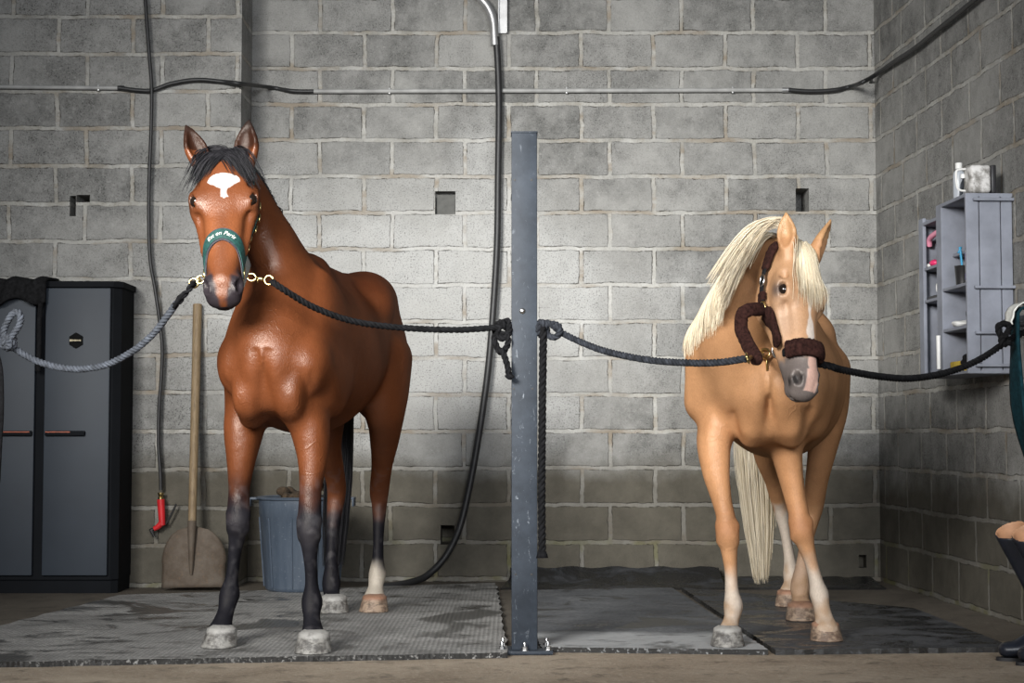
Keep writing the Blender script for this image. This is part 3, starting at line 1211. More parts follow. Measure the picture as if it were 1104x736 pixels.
leg_bHR = chain([(352, 400, 7.28, .11, .18), (350, 440, 7.25, .095, .14), (352, 480, 7.35, .066, .085), (360, 508, 7.48, .046, .058), (363, 528, 7.56, .043, .052),
                 (361, 548, 7.56, .036, .044), (358.5, 575, 7.53, .027, .036), (357.5, 605, 7.51, .027, .036), (357, 628, 7.50, .041, .042), (357.5, 640, 7.48, .036, .036),
                 (358.5, 651, 7.45, 0.050, .049)], uX)
leg_bHL = chain([(418, 385, 7.28, .105, .18), (417, 430, 7.25, .088, .15), (415, 470, 7.33, .066, .095), (412, 500, 7.45, .048, .060), (409, 528, 7.58, .044, .055),
                 (409, 545, 7.60, .034, .044), (408, 575, 7.57, .0245, .035), (407.5, 600, 7.55, .0255, .036), (406.5, 619, 7.54, .038, .040), (405, 633, 7.52, .034, .034),
                 (403.5, 646, 7.49, 0.050, .049)], uX)
bL = lambda x, y, z: Vector(bO) + bF * x + Vector((-bF.y, bF.x, 0)) * y + Vector((0, 0, z))
cfgB = dict(name='bay_horse', label='glossy reddish brown horse with black lower legs and white star, in a green halter', O=bO, F=bF, s=1.0,
            lo=(-1.38, 5.70, 0.02), hi=(-0.28, 7.98, 2.10), barrel=1.0, wz=1.50, cz=1.525,
            stations=[(0.13, 1.06, .07, .11), (0.06, 1.07, .150, .20), (-0.10, 1.12, .200, .29), (-0.32, 1.135, .235, .325), (-0.58, 1.13, .255, .315),
                      (-0.84, 1.165, .248, .285), (-1.08, 1.215, .215, .255), (-1.28, 1.23, .175, .22), (-1.43, 1.22, .085, .13)],
            neck=[(bL(-0.24, 0, 1.17), .125, .28, Vector((1, 0, 0))), (bL(-0.19, -0.0, 1.33), .112, .225, Vector((1, 0, 0))), (bL(-0.13, -0.035, 1.48), .100, .165, Vector((1, 0, 0))),
                  (bL(-0.055, -0.085, 1.60), .090, .125, Vector((1, 0, 0))), (bL(0.03, -0.125, 1.71), .078, .100, Vector((1, 0, 0))), (Vector(bH.p(0.05, 0, -0.10)), .072, .085, Vector((1, 0, 0)))],
            legs=[(leg_bFR, .035), (leg_bFL, .035), (leg_bHR, .035), (leg_bHL, .035)],
            knobs=[], head=bH, coat=None, slim=1.13, el=0.0790, er=0.0235, ed=-0.050, ea=(0.66, 0.75), eo=0.007, mz=1.18,
            ears=[((0.045, -0.072, -0.06), (-0.42, 0.05, 1.0), (0.55, -1, 0.1), 1.08, 1.15), ((0.045, 0.072, -0.06), (0.06, 0.05, 1.0), (-0.25, -1, 0.1), 1.08, 1.25)])


def leg_knobs(leg, front, F, Lf, s=1.0):
    """joint bumps: accessory carpal / point of hock, sesamoids, and leg creases"""
    kn, tn = [], []
    F = Vector(F)
    Lf = Vector(Lf)
    if front:
        knee = leg[5][0]
        kn.append((knee - F * 0.040 * s + Vector((0, 0, .012)), (.022 * s, .018 * s, .030 * s), .03))
        kn.append((knee + F * 0.018 * s + Vector((0, 0, .0)), (.030 * s, .040 * s, .040 * s), .02))
        fet = leg[9][0]
        arm = leg[1][0]
        up, kn0 = leg[2][0], leg[4][0]
        for g in (-1, 1):
            kn.append((knee + Lf * g * 0.026 * s + Vector((0, 0, .030)), (.02 * s, .020 * s, .018 * s), .018))
            kn.append((knee + Lf * g * 0.024 * s + Vector((0, 0, -.030)), (.02 * s, .018 * s, .016 * s), .018))
        # extensor muscle over the forearm, vertical hollow beside it
        tn.append((arm + F * 0.045 * s + Lf * 0.012 * s, kn0 + F * 0.022 * s, (.042 * s, .035 * s), (.012 * s, .012 * s), .025, False))
    else:
        hock = leg[4][0]
        kn.append((hock - F * 0.055 * s + Vector((0, 0, .040 * s)), (.024 * s, .020 * s, .040 * s), .035))
        tn.append((hock - F * 0.055 * s + Vector((0, 0, .06 * s)), leg[2][0] - F * 0.075 * s, (.012 * s, .014 * s), (.03 * s, .03 * s), .03, False))
        fet = leg[8][0]
    for g in (-1, 1):
        kn.append((fet - F * 0.022 * s + Lf * g * 0.016 * s, (.018 * s, .016 * s, .022 * s), .02))
    # flexor tendons behind the cannon
    a = leg[6][0] if front else leg[5][0]
    b = leg[8][0] if front else leg[7][0]
    tn.append((a - F * 0.030 * s, b - F * 0.032 * s, (.013 * s, .013 * s), (.014 * s, .014 * s), .012, False))
    # ergot tuft
    kn.append((fet - F * 0.045 * s - Vector((0, 0, .018)), (.012, .010, .016), .015))
    return kn, tn


cfgB['tendons'] = []
for lg, fr in ((leg_bFR, 1), (leg_bFL, 1), (leg_bHR, 0), (leg_bHL, 0)):
    a_, b_ = leg_knobs(lg, fr, bF, Vector((-bF.y, bF.x, 0)))
    cfgB['knobs'] += a_
    cfgB['tendons'] += b_

cfgB['coat'] = coat_material('bay_coat', 0.27, 0.0, 0.066)
meB, VB, HB, LB, AXB = make_body(cfgB)


def bay_colour(V, H):
    N = vnoise(V, 30, 1.0)
    N2 = vnoise(V, 7, 2.0)
    base = np.array([0.150, 0.045, 0.0155])[None, :] * (0.75 + 0.5 * N2[:, None])
    base = mixc(base, 0.5 * sstep(1.25, 1.55, V[:, 2]) * sstep(6.35, 6.7, V[:, 1]), (0.10, 0.025, 0.012))
    # black points
    z = V[:, 2] + (N - 0.5) * 0.06
    m = 1 - sstep(0.50, 0.66, z)
    front = V[:, 1] < 6.8
    m = np.where(front, 1 - sstep(0.50, 0.70, z), 1 - sstep(0.40, 0.52, z))
    backside = sstep(0.0, 0.05, V[:, 1] - 7.60) * sstep(0.60, 0.50, z)
    m = np.maximum(m, np.where(front, 0, backside))
    base = mixc(base, m, (0.011, 0.011, 0.015))
    dst = sstep(0.52, 0.72, vnoise(V, 55, 7.0) * 0.5 + vnoise(V, 23, 8.0) * 0.5) * (V[:, 2] < 0.66)
    base = mixc(base, 0.13 * dst, (0.17, 0.16, 0.17))
    # dusty greyish bloom on knees and shins
    dz = np.exp(-((V[:, 2] - 0.46) / 0.07) ** 2) * (V[:, 2] < 0.7)
    base = mixc(base, 0.10 * np.clip(dz * N * 1.6, 0, 1), (0.16, 0.14, 0.15))
    # white pastern, horse's left hind
    c = np.array(W(404, 636, 7.52))
    dd = np.linalg.norm((V - c)[:, :2], axis=1)
    m = (dd < 0.14) * (V[:, 1] > 7.2) * (V[:, 0] > -0.72) * sstep(0.215 + 0.05, 0.175, V[:, 2] + (N - 0.5) * 0.05 + 0.35 * np.abs(V[:, 0] - c[0]))
    base = mixc(base, m * 0.9, (0.52, 0.46, 0.38))
    # coronet dust
    # head
    h = H.inv(V)
    t, l, d = h.T
    hm = (t > -0.03) & (t < 0.66) & (np.abs(l) < 0.16) & (d > -0.28) & (d < 0.06)
    n3 = vnoise(V, 60, 4.0)
    hm = hm & ~((t > 0.36) & (d < -0.185))
    muz = sstep(0.44, 0.50, t + (n3 - 0.5) * 0.04 - 0.14 * np.exp(-(l / 0.028) ** 2) * (d > -0.08)) * hm
    base = mixc(base, muz * 0.95, (0.022, 0.022, 0.028))
    # lighter, redder front of the face
    fl = np.exp(-((np.abs(l) - 0.045) / 0.03) ** 2) * sstep(0.2, 0.3, t) * sstep(0.5, 0.4, t) * (d > -0.1) * hm
    base = mixc(base, 0.45 * fl, (0.36, 0.12, 0.045))
    eye = np.exp(-(((t - 0.19) / 0.035) ** 2 + ((np.abs(l) - 0.105) / 0.02) ** 2 + ((d + 0.066) / 0.03) ** 2)) * hm
    base = mixc(base, np.clip(eye * 1.2, 0, 0.9), (0.015, 0.01, 0.008))
    # star: a blunt heart with a point below
    tt = t - 0.128
    wdt = np.where(tt < 0.0, 0.058 * np.sqrt(np.clip(1 - (tt / 0.030) ** 2, 0, 1)), 0.058 * np.clip(1 - tt / 0.036, 0, 1) ** 0.8)
    spike = 0.010 * ((tt > 0) & (tt < 0.068))
    wdt = np.maximum(wdt, spike) + (n3 - 0.5) * 0.012
    star = sstep(0.004, -0.002, np.abs(l - 0.004) - wdt) * (d > -0.07) * hm * (t > 0.09) * (t < 0.20)
    base = mixc(base, star, (0.80, 0.78, 0.75))
    # ears
    ear = sstep(0.01, -0.03, t) * (V[:, 2] > H.P[2] + 0.0) * (V[:, 1] < 6.4)
    base = mixc(base, ear * 0.9, (0.016, 0.008, 0.006))
    tipm = sstep(1.88, 1.96, V[:, 2])
    base = mixc(base, tipm, (0.02, 0.014, 0.012))
    return base


rootB, bodyB, bvhB = finish_horse(cfgB, meB, VB, HB, bay_colour(VB, HB))
hoof(rootB, 'hoof', G(236.5, 697, .02), (-0.38, -1), None, 1.02, M['hoof_grey'])
hoof(rootB, 'hoof', G(337.5, 703, .02), (-0.05, -1), None, 1.04, M['hoof_grey'])
hoof(rootB, 'hoof', G(359.5, 660, .02), (0.0, -1), None, 1.04, M['hoof_grey'])
hoof(rootB, 'hoof', G(403, 659, .02), (-0.12, -1), None, 1.0, M['hoof_tan'], 'tan-coloured hoof below the white pastern')


# ---------------- palomino
pO = Vector((0.995, 6.36, 0))
pF = Vector((-0.20, -0.98, 0))
ps = 0.915
pP = W(872, 262, 5.80)
pN = W(882, 434, 5.58)
pH = HeadFrame(pP, pN, (0.50, -0.84, 0.30), 0.955)
pLf = Vector((-pF.y, pF.x, 0))
pL = lambda x, y, z: Vector(pO) + pF * (x * ps) + pLf * (y * ps) + Vector((0, 0, z * ps))
leg_pFR = chain([(785, 435, 6.45, .080, .11), (771, 470, 6.40, .070, .095), (771, 505, 6.36, .052, .064), (777, 535, 6.34, .039, .046), (782, 555, 6.33, .036, .044),
                 (784.5, 575, 6.32, .041, .045), (786, 592, 6.33, .032, .037), (788, 615, 6.34, .0245, .033), (789, 637, 6.34, .0265, .034), (790.5, 653, 6.34, .036, .038),
                 (789, 666, 6.33, .030, .032), (786, 678, 6.30, .036, .036), (785, 688, 6.28, 0.050, .049)], uX)
leg_pFL = chain([(846, 430, 6.50, .082, .11), (846, 470, 6.48, .070, .095), (851, 505, 6.47, .052, .064), (857, 535, 6.46, .042, .048), (861, 553, 6.45, .040, .046),
                 (864, 571, 6.44, .042, .045), (869, 588, 6.45, .033, .038), (875, 608, 6.46, .0255, .034), (880, 627, 6.46, .0275, .035), (883, 640, 6.46, .036, .038),
                 (886, 655, 6.45, .032, .033), (889, 669, 6.43, .037, .036), (891, 680, 6.41, 0.050, .049)], uX)
leg_pHL = chain([(892, 400, 7.20, .10, .16), (892, 440, 7.15, .088, .14), (887, 480, 7.18, .064, .09), (881, 515, 7.25, .050, .062), (877, 545, 7.33, .044, .055),
                 (874, 562, 7.33, .035, .045), (869, 585, 7.28, .027, .037), (865, 608, 7.24, .028, .037), (862.5, 632, 7.21, .041, .042), (863, 645, 7.19, .036, .036),
                 (864, 656, 7.16, 0.051, .050)], uX)
leg_pHR = chain([(836, 410, 7.35, .10, .16), (826, 445, 7.35, .088, .13), (826, 485, 7.45, .060, .085), (834, 515, 7.60, .044, .056), (840, 537, 7.72, .041, .052),
                 (843, 553, 7.75, .034, .043), (847, 575, 7.76, .025, .035), (851, 600, 7.76, .026, .036), (853, 619, 7.76, .037, .040), (852.5, 629, 7.74, .033, .034),
                 (851, 640, 7.72, 0.048, .047)], uX)
tn_p, kn_p = [], []
for lg, fr in ((leg_pFR, 1), (leg_pFL, 1), (leg_pHR, 0), (leg_pHL, 0)):
    a_, b_ = leg_knobs(lg, fr, pF, pLf)
    kn_p += a_
    tn_p += b_
cfgP = dict(name='palomino_horse', label='golden horse with cream mane and white lower legs, wearing a fleece-lined halter', O=pO, F=pF, s=ps,
            lo=(0.55, 5.35, 0.02), hi=(1.72, 8.10, 1.80), barrel=1.08, wz=1.50, cz=1.515,
            stations=[(0.12, 1.06, .07, .11), (0.05, 1.07, .190, .21), (-0.10, 1.11, .235, .29), (-0.32, 1.115, .262, .320), (-0.58, 1.10, .280, .325),
                      (-0.84, 1.14, .272, .300), (-1.08, 1.20, .235, .265), (-1.28, 1.22, .185, .22), (-1.42, 1.21, .085, .13)],
            neck=[(pL(-0.16, -0.02, 1.16), .135, .28, Vector((0.98, -0.2, 0))), (W(797, 372, 6.34), .165, .215, Vector((0.95, -0.3, 0.1))), (W(806, 325, 6.18), .125, .175, Vector((0.85, -0.45, 0.25))),
                  (W(826, 292, 6.05), .098, .135, Vector((0.80, -0.45, 0.35))), (Vector(pH.p(0.05, 0, -0.115)), .075, .105, Vector(pH.S))],
            legs=[(leg_pFR, .035), (leg_pFL, .035), (leg_pHR, .035), (leg_pHL, .035)], knobs=kn_p, tendons=tn_p, head=pH, gx=0.212, er=0.0235,
            extra=[(W(768, 378, 6.42), W(764, 432, 6.44), .100, .095, .09, False)],
            coat=coat_material('palomino_coat', 0.32, 0.0, 0.055), slim=0.97,
            ears=[((0.025, -0.060, -0.05), (-0.02, 0.1, 1.0), (-0.55, -1, 0.1), 0.84, 1.25), ((0.025, 0.060, -0.05), (0.52, 0.25, 1.0), (0.9, -0.5, -0.3), 1.0, 0.95)])
meP, VP, HP, LP, AXP = make_body(cfgP)


def palomino_colour(V, H):
    N = vnoise(V, 30, 3.0)
    N2 = vnoise(V, 7, 5.0)
    base = np.array([0.47, 0.245, 0.118])[None, :] * (0.82 + 0.36 * N2[:, None])
    low = sstep(1.0, 0.85, V[:, 2]) * (V[:, 2] > 0.5)
    base = mixc(base, 0.3 * low, (0.50, 0.23, 0.10))
    z = V[:, 2] + (N - 0.5) * 0.07
    knee = np.exp(-((V[:, 2] - 0.46) / 0.06) ** 2)
    base = mixc(base, 0.6 * knee * (0.5 + N2 * 0.8).clip(0, 1) * (V[:, 1] < 6.9), (0.30, 0.115, 0.045))
    # white-ish stockings
    sock = sstep(0.37, 0.24, z)
    hindR = (V[:, 1] > 7.42) & (V[:, 2] < 0.75)
    sock = np.where(hindR, sstep(0.50, 0.42, z), sock)
    hindL = (V[:, 1] > 6.95) & ~hindR & (V[:, 2] < 0.7)
    sock = np.where(hindL, 0.45 * sstep(0.35, 0.22, z), sock)
    fr = (V[:, 0] < 1.0) & (V[:, 1] < 6.9)
    sock = np.where(fr, sstep(0.34, 0.21, z), sock)
    base = mixc(base, sock * 0.85, (0.56, 0.50, 0.43))
    stain = sstep(0.20, 0.13, V[:, 2] + (N - 0.5) * 0.10) * (0.4 + 0.9 * vnoise(V, 45, 9.0)).clip(0, 1)
    base = mixc(base, 0.75 * stain, (0.36, 0.22, 0.12))
    h = H.inv(V)
    t, l, d = h.T
    hm = (t > -0.03) & (t < 0.66) & (np.abs(l) < 0.16) & (d > -0.28) & (d < 0.06)
    n3 = vnoise(V, 60, 4.0)
    face = sstep(0.0, 0.08, t) * hm
    base = mixc(base, 0.30 * face, (0.56, 0.36, 0.22))
    side = np.exp(-((t - 0.30) / 0.09) ** 2 - ((l + 0.07) / 0.05) ** 2 - ((d + 0.08) / 0.05) ** 2) * hm
    base = mixc(base, 0.35 * side, (0.42, 0.33, 0.27))
    hm = hm & ~((t > 0.36) & (d < -0.185))
    muz = sstep(0.385, 0.46, t + (n3 - 0.5) * 0.04) * hm
    base = mixc(base, muz * 0.92, (0.135, 0.125, 0.125))
    # stripe down the face with a pink snip
    wv = 0.010 + 0.006 * np.sin(t * 40)
    wv = np.where(t > 0.44, 0.018, wv)
    wv = np.where(t > 0.50, 0.024, wv)
    st = sstep(0.004, -0.002, np.abs(l - 0.002) - wv - (n3 - 0.5) * 0.006) * (d > -0.10) * hm * (t > 0.17) * (t < 0.575)
    snip = st * (t > 0.43)
    base = mixc(base, st * 0.8, (0.70, 0.64, 0.58))
    base = mixc(base, snip * 0.85, (0.58, 0.34, 0.27))
    eye = np.exp(-(((t - 0.19) / 0.032) ** 2 + ((np.abs(l) - 0.102) / 0.02) ** 2 + ((d + 0.066) / 0.027) ** 2)) * hm
    base = mixc(base, np.clip(eye * 1.1, 0, 0.85), (0.05, 0.045, 0.05))
    nost = np.exp(-(((t - 0.536) / 0.018) ** 2 + ((np.abs(l) - 0.048) / 0.014) ** 2)) * (d > -0.09) * hm
    base = mixc(base, np.clip(nost * 1.6, 0, 0.92), (0.022, 0.02, 0.02))
    ear = sstep(0.0, -0.04, t) * (V[:, 2] > H.P[2] + 0.02)
    base = mixc(base, ear * 0.5, (0.55, 0.33, 0.16))
    return base


rootP, bodyP, bvhP = finish_horse(cfgP, meP, VP, HP, palomino_colour(VP, HP))
hoof(rootP, 'hoof', G(784.5, 696, .02), (-0.12, -1), None, 0.96, M['hoof_grey'], 'grey hoof')
hoof(rootP, 'hoof', G(891, 690, .02), (0.05, -1), None, 0.96, M['hoof_tan'])
hoof(rootP, 'hoof', G(864, 668, .02), (0.0, -1), None, 1.02, M['hoof_tan'])
hoof(rootP, 'hoof', G(851, 653, .02), (-0.05, -1), None, 1.0, M['hoof_tan'])

# ------------------------------------------------------------------ more materials
M['rope_black'] = simple('rope_black', (0.009, 0.009, 0.010), 0.9, 0, 0.3, 60, 0.3)
M['rope_grey'] = simple('rope_blue_grey', (0.060, 0.068, 0.084), 0.8, 0, 0.35, 40, 0.4)
M['rope_dark'] = simple('rope_charcoal', (0.030, 0.033, 0.040), 0.9, 0, 0.35, 40, 0.4)
M['hole_ring'] = simple('bolt_hole_ring', (0.012, 0.012, 0.013), 0.6)
M['brass'] = simple('brass', (0.72, 0.55, 0.24), 0.28, 1.0, 0.1, 20, 0.05)
M['chrome'] = simple('zinc_plated', (0.62, 0.62, 0.62), 0.3, 1.0, 0.1, 20, 0.05)
M['galv'] = simple('galvanised_conduit', (0.42, 0.42, 0.42), 0.42, 0.7, 0.12, 15, 0.1)
M['pvc'] = simple('grey_conduit', (0.34, 0.34, 0.33), 0.55, 0, 0.15, 12, 0.1)
M['rubber'] = simple('black_rubber', (0.017, 0.017, 0.018), 0.5, 0, 0.2, 30, 0.1)
M['black_fabric'] = simple('black_fabric', (0.012, 0.012, 0.013), 0.9, 0, 0.3, 60, 0.4)
M['cab'] = simple('cabinet_plastic', (0.026, 0.034, 0.046), 0.6, 0, 0.08, 3, 0.05)
M['cab_dark_shade'] = simple('cabinet_dark_plastic_and_shade', (0.008, 0.009, 0.011), 0.86, 0, 0.1, 5, 0.05)  # dark handle plastic; its near-black also paints shade on the cabinet body
M['shelf'] = simple('grey_paint_wood', (0.225, 0.24, 0.285), 0.6, 0, 0.12, 9, 0.15)
M['halter'] = simple('green_webbing', (0.008, 0.058, 0.050), 0.7, 0, 0.25, 120, 0.3)
M['halter_edge'] = simple('dark_webbing_padding', (0.05, 0.045, 0.055), 0.8, 0, 0.25, 120, 0.3)
M['white'] = simple('white_thread', (0.72, 0.72, 0.66), 0.6, 0, 0.05, 40, 0.05)


def steel_material():
    t = NT('painted_steel_post')
    P = t.obj()
    n = t.noise(P, 7, 6, 0.7)
    s = t.noise(t.vmath('MULTIPLY', P, (1, 1, 0.45)), 42, 6, 0.8, 0.8)
    c = t.mix(t.ramp(n.outputs[0], [(0.35, 0.0), (0.7, 1.0)]), (0.015, 0.020, 0.028), (0.034, 0.043, 0.057))
    X, Y, Z = t.sep(P)[:]
    up = t.ramp(t.math('DIVIDE', Z, 2.0), [(0.45, 1.0), (0.80, 0.35)])
    c = t.mix(t.math('MULTIPLY', t.ramp(s.outputs[0], [(0.60, 0.0), (0.70, 0.75)]), up), c, (0.30, 0.33, 0.37))
    return t.done(c, 0.6, 0.0, t.bump(s.outputs[0], 0.15, 0.002), 0.3)


M['steel'] = steel_material()

# ------------------------------------------------------------------ steel post
PX, PY = 0.046, 6.21
post = empty('steel_post', (PX, PY, 0.0), 'dark blue-grey square steel post bolted to the floor between the two horses', 'post')
hw = 0.048
mb = MB()
mb.box((PX, PY, 0.975), (2 * hw, 0.09, 1.92), None, 0.004)
mb.build('column', M['steel'], post, auto=30)
mb = MB()
mb.box((PX, PY - 0.01, 0.009), (0.205, 0.16, 0.014), Matrix.Rotation(0.03, 3, 'Z'), 0.003)
mb.build('base_plate', M['steel'], post, auto=30)
mb = MB()
mb.box((PX, PY, 1.937), (0.10, 0.094, 0.006), None, 0.001)
mb.build('cap_plate', M['steel'], post, auto=30)


def bolt(c, r, parent, axis='Z', mat='chrome', L=0.03):
    mb = MB()
    Mx = Matrix.Identity(3) if axis == 'Z' else Matrix.Rotation(PI / 2, 3, 'X')
    mb.lathe([(r * 1.7, 0), (r * 1.7, 0.002), (0, 0.002)], c, Mx, 20)
    prof = [(r * 1.3, 0.002), (r * 1.3, L * 0.45), (r * 1.1, L * 0.5), (0, L * 0.5)]
    mb.lathe(prof, c, Mx, 6)
    mb.lathe([(r * 0.6, L * 0.5), (r * 0.6, L), (r * 0.4, L * 1.08), (0, L * 1.08)], c, Mx, 12)
    return mb.build('bolt', M[mat], parent, auto=40)


for (x, y) in ((-0.083, -0.065), (0.0, -0.075), (0.086, -0.06), (-0.08, 0.05), (0.083, 0.05)):
    bolt((PX + x, PY + y, 0.016), 0.009, post)
pb = W(563, 335, PY - 0.045)
mb = MB()
mb.lathe([(0.011, 0), (0.011, 0.004), (0.006, 0.008), (0, 0.009)], (pb.x, PY - 0.045, pb.z), Matrix.Rotation(PI / 2, 3, 'X'), 20)
mb.build('bolt', M['chrome'], post, auto=40)
for (px, py) in ((555, 194), (573, 194), (554, 419), (574, 419), (556, 619), (573, 619)):
    q = W(px, py, PY - 0.045)
    mb = MB()
    mb.lathe([(0.0045, 0), (0.0045, 0.0012), (0, 0.0014)], (q.x, PY - 0.045, q.z), Matrix.Rotation(PI / 2, 3, 'X'), 12)
    mb.build('bolt_hole', M['hole_ring'], post)

# ------------------------------------------------------------------ conduits, cables, hoses
def tube_obj(name, pts, r, mat, label, cat, n=12, smooth=True, k=10, group=None):
    mb = MB()
    mb.tube(catmull(pts, k) if len(pts) > 2 else pts, r, n)
    o = mb.build(name, mat, None, auto=40)
    return tag(o, label, cat, group)


def clips(parent, pts, r, mat):
    for p in pts:
        mb = MB()
        mb.box((p.x, p.y + 0.008, p.z), (0.012, 0.03, 2 * r + 0.012), None, 0.003)
        mb.build('pipe_clip', mat, parent, auto=40)


c1 = empty('conduit_pipe', W(60, 94, WYL - 0.02), 'thin pale conduit along the left part of the block wall', 'pipe')
mb = MB()
mb.tube([W(-60, 93, WYL - 0.02), W(131, 95, WYL - 0.02)], 0.011, 12)
mb.build('pipe', M['pvc'], c1, auto=40)
clips(c1, [W(106, 94.8, WYL - 0.02)], 0.011, M['galv'])
mb = MB()
mb.tube([W(127, 94.9, WYL - 0.02), W(134, 95, WYL - 0.02)], 0.0135, 12)
mb.build('end_fitting', M['rubber'], c1, auto=40)
c2 = empty('conduit_pipe', W(600, 98, WY - 0.02), 'long pale conduit running above the steel post along the back wall', 'pipe')
mb = MB()
mb.tube([W(336, 98.5, WY - 0.02), W(848, 97, WY - 0.02)], 0.0125, 12)
mb.build('pipe', M['pvc'], c2, auto=40)
clips(c2, [W(611, 97.5, WY - 0.02), W(790, 97, WY - 0.02), W(420, 98, WY - 0.02)], 0.0125, M['galv'])
mb = MB()
mb.tube([W(843, 97, WY - 0.02), W(853, 97, WY - 0.02)], 0.0155, 12)
mb.build('end_fitting', M['galv'], c2, auto=40)
tube_obj('power_cable', [W(130, 95, WYL - 0.025), W(150, 97.5, WYL - 0.025), W(165, 97, WYL - 0.025), W(185, 90, WYL - 0.025), W(212, 86, WYL - 0.025),
                         W(240, 88, WYL - 0.025), W(262, 90.5, WYL - 0.03), W(290, 94, WY - 0.03), W(315, 98, WY - 0.03), W(338, 98.5, WY - 0.03)], 0.0115, M['rubber'],
         'black cable arching over the edge of the projecting left wall', 'cable')
pts = [W(850, 97, WY - 0.03), W(875, 98.5, WY - 0.03), W(900, 97, WY - 0.03), W(918, 93, WY - 0.035), W(930, 88.5, 8.95)] + [RW(x, y, 0.03) for x, y in ((945, 80), (965, 66), (985, 53), (1010, 33), (1035, 13), (1060, -8), (1075, -22))]
tube_obj('power_cable', pts, 0.0125, M['rubber'], 'black cable crossing the corner and climbing the right wall', 'cable')
tube_obj('wall_bracket', [RW(940, 86, 0.03), RW(933, 97, 0.004)], 0.007, M['rubber'], 'small dark clip holding the cable near the corner', 'bracket')

tube_obj('water_hose', [W(535, 40, WY - 0.06), W(537, 75, WY - 0.05), W(538, 120, WY - 0.04), W(537, 190, WY - 0.04), W(536, 260, WY - 0.05), W(532, 330, WY - 0.05), W(526, 400, WY - 0.06),
                        W(516, 470, WY - 0.07), W(506, 525, WY - 0.08), W(495, 570, WY - 0.09), W(480, 600, WY - 0.10), W(462, 619, WY - 0.14), W(448, 626, WY - 0.20), W(425, 631, 8.9), W(405, 633, 8.85)],
         0.019, M['rubber'], 'thick black hose hanging left of the steel post and curving along the wall foot', 'hose', 14)
mb = MB()
mb.tube(catmull([W(505, -14, WY - 0.06), W(518, -2, WY - 0.06), W(527, 9, WY - 0.06), W(532, 24, WY - 0.06), W(533.5, 49, WY - 0.06)], 8), 0.0235, 16)
tag(mb.build('conduit_elbow', M['galv'], None, auto=40), 'curved galvanised conduit end above the steel post', 'pipe')
ch = W(541.5, 20, WY - 0.03)
mb = MB()
mb.box((ch.x + 0.002, WY - 0.022, 3.28), (0.050, 0.004, 0.46))
mb.box((ch.x + 0.025, WY - 0.022, 3.28), (0.004, 0.042, 0.46))
mb.box((ch.x - 0.021, WY - 0.022, 3.28), (0.004, 0.042, 0.46))
tag(mb.build('metal_channel', M['galv'], None), 'grey metal channel fixed upright at the top of the wall', 'channel')

# thin hose on the left with red spray nozzle
hpts = [(156, -12), (158, 20), (161, 60), (163.5, 95), (163, 140), (161, 190), (160.5, 240), (162, 280), (167, 310), (172, 345), (175, 375), (174, 405), (171.5, 440), (171, 480), (173, 510), (173.5, 528)]
tube_obj('water_hose', [W(x, y, WYL - 0.05) for x, y in hpts], 0.0095, M['rubber'], 'thin dark hose hanging down the left wall to a red nozzle', 'hose', 10)
nz = empty('spray_nozzle', W(174, 550, WYL - 0.05), 'red spray nozzle at the end of the thin hose', 'nozzle')
M['red'] = simple('red_plastic', (0.55, 0.02, 0.025), 0.35, 0, 0.1, 10, 0.05)
ny = WYL - 0.055
mb = MB()
mb.tube([W(173.4, 538, ny), W(175, 566, ny)], [0.021, 0.017], 14)
mb.tube([W(175, 563, ny), W(170, 568, ny), W(166, 570, ny)], [0.018, 0.015, 0.012], 12)
mb.build('grip', M['red'], nz, auto=50)
mb = MB()
mb.lathe([(0.008, -0.05), (0.015, -0.045), (0.015, -0.025), (0.010, -0.02), (0.016, -0.01), (0.016, 0.0), (0.0, 0.0)], W(173.3, 535, ny) + Vector((0, 0, 0.02)), None, 12)
mb.build('hose_connector', M['brass'], nz, auto=40)
mb = MB()
mb.tube([W(179, 565, ny), W(184, 556, ny), W(190, 543, ny)], [0.005, 0.006, 0.005], 8)
mb.build('trigger', M['rubber'], nz, auto=40)
mb = MB()
mb.tube([W(168, 569, ny), W(163, 571, ny), W(166, 578, ny)], [0.011, 0.013, 0.008], 10)
mb.build('spout', M['rubber'], nz, auto=40)

# ------------------------------------------------------------------ storage cabinet
CF = 8.50
cx1 = W(118, 450, CF).x
cxg0, cxg1 = W(37.5, 450, CF).x, W(48, 450, CF).x
cx0 = cxg0 - (cx1 - cxg1) - 0.0
zt = W(60, 309, CF).z
cab = empty('storage_cabinet', ((cx0 + cx1) / 2, CF + 0.17, 0.0), 'tall dark blue-grey plastic two-door cabinet standing at the left wall', 'cabinet')
back = WYL - 0.02
mb = MB()


def cham(x0, x1, y0, y1, c):
    return [(x0 + c, y0), (x1 - c, y0), (x1, y0 + c), (x1, y1), (x0, y1), (x0, y0 + c)]


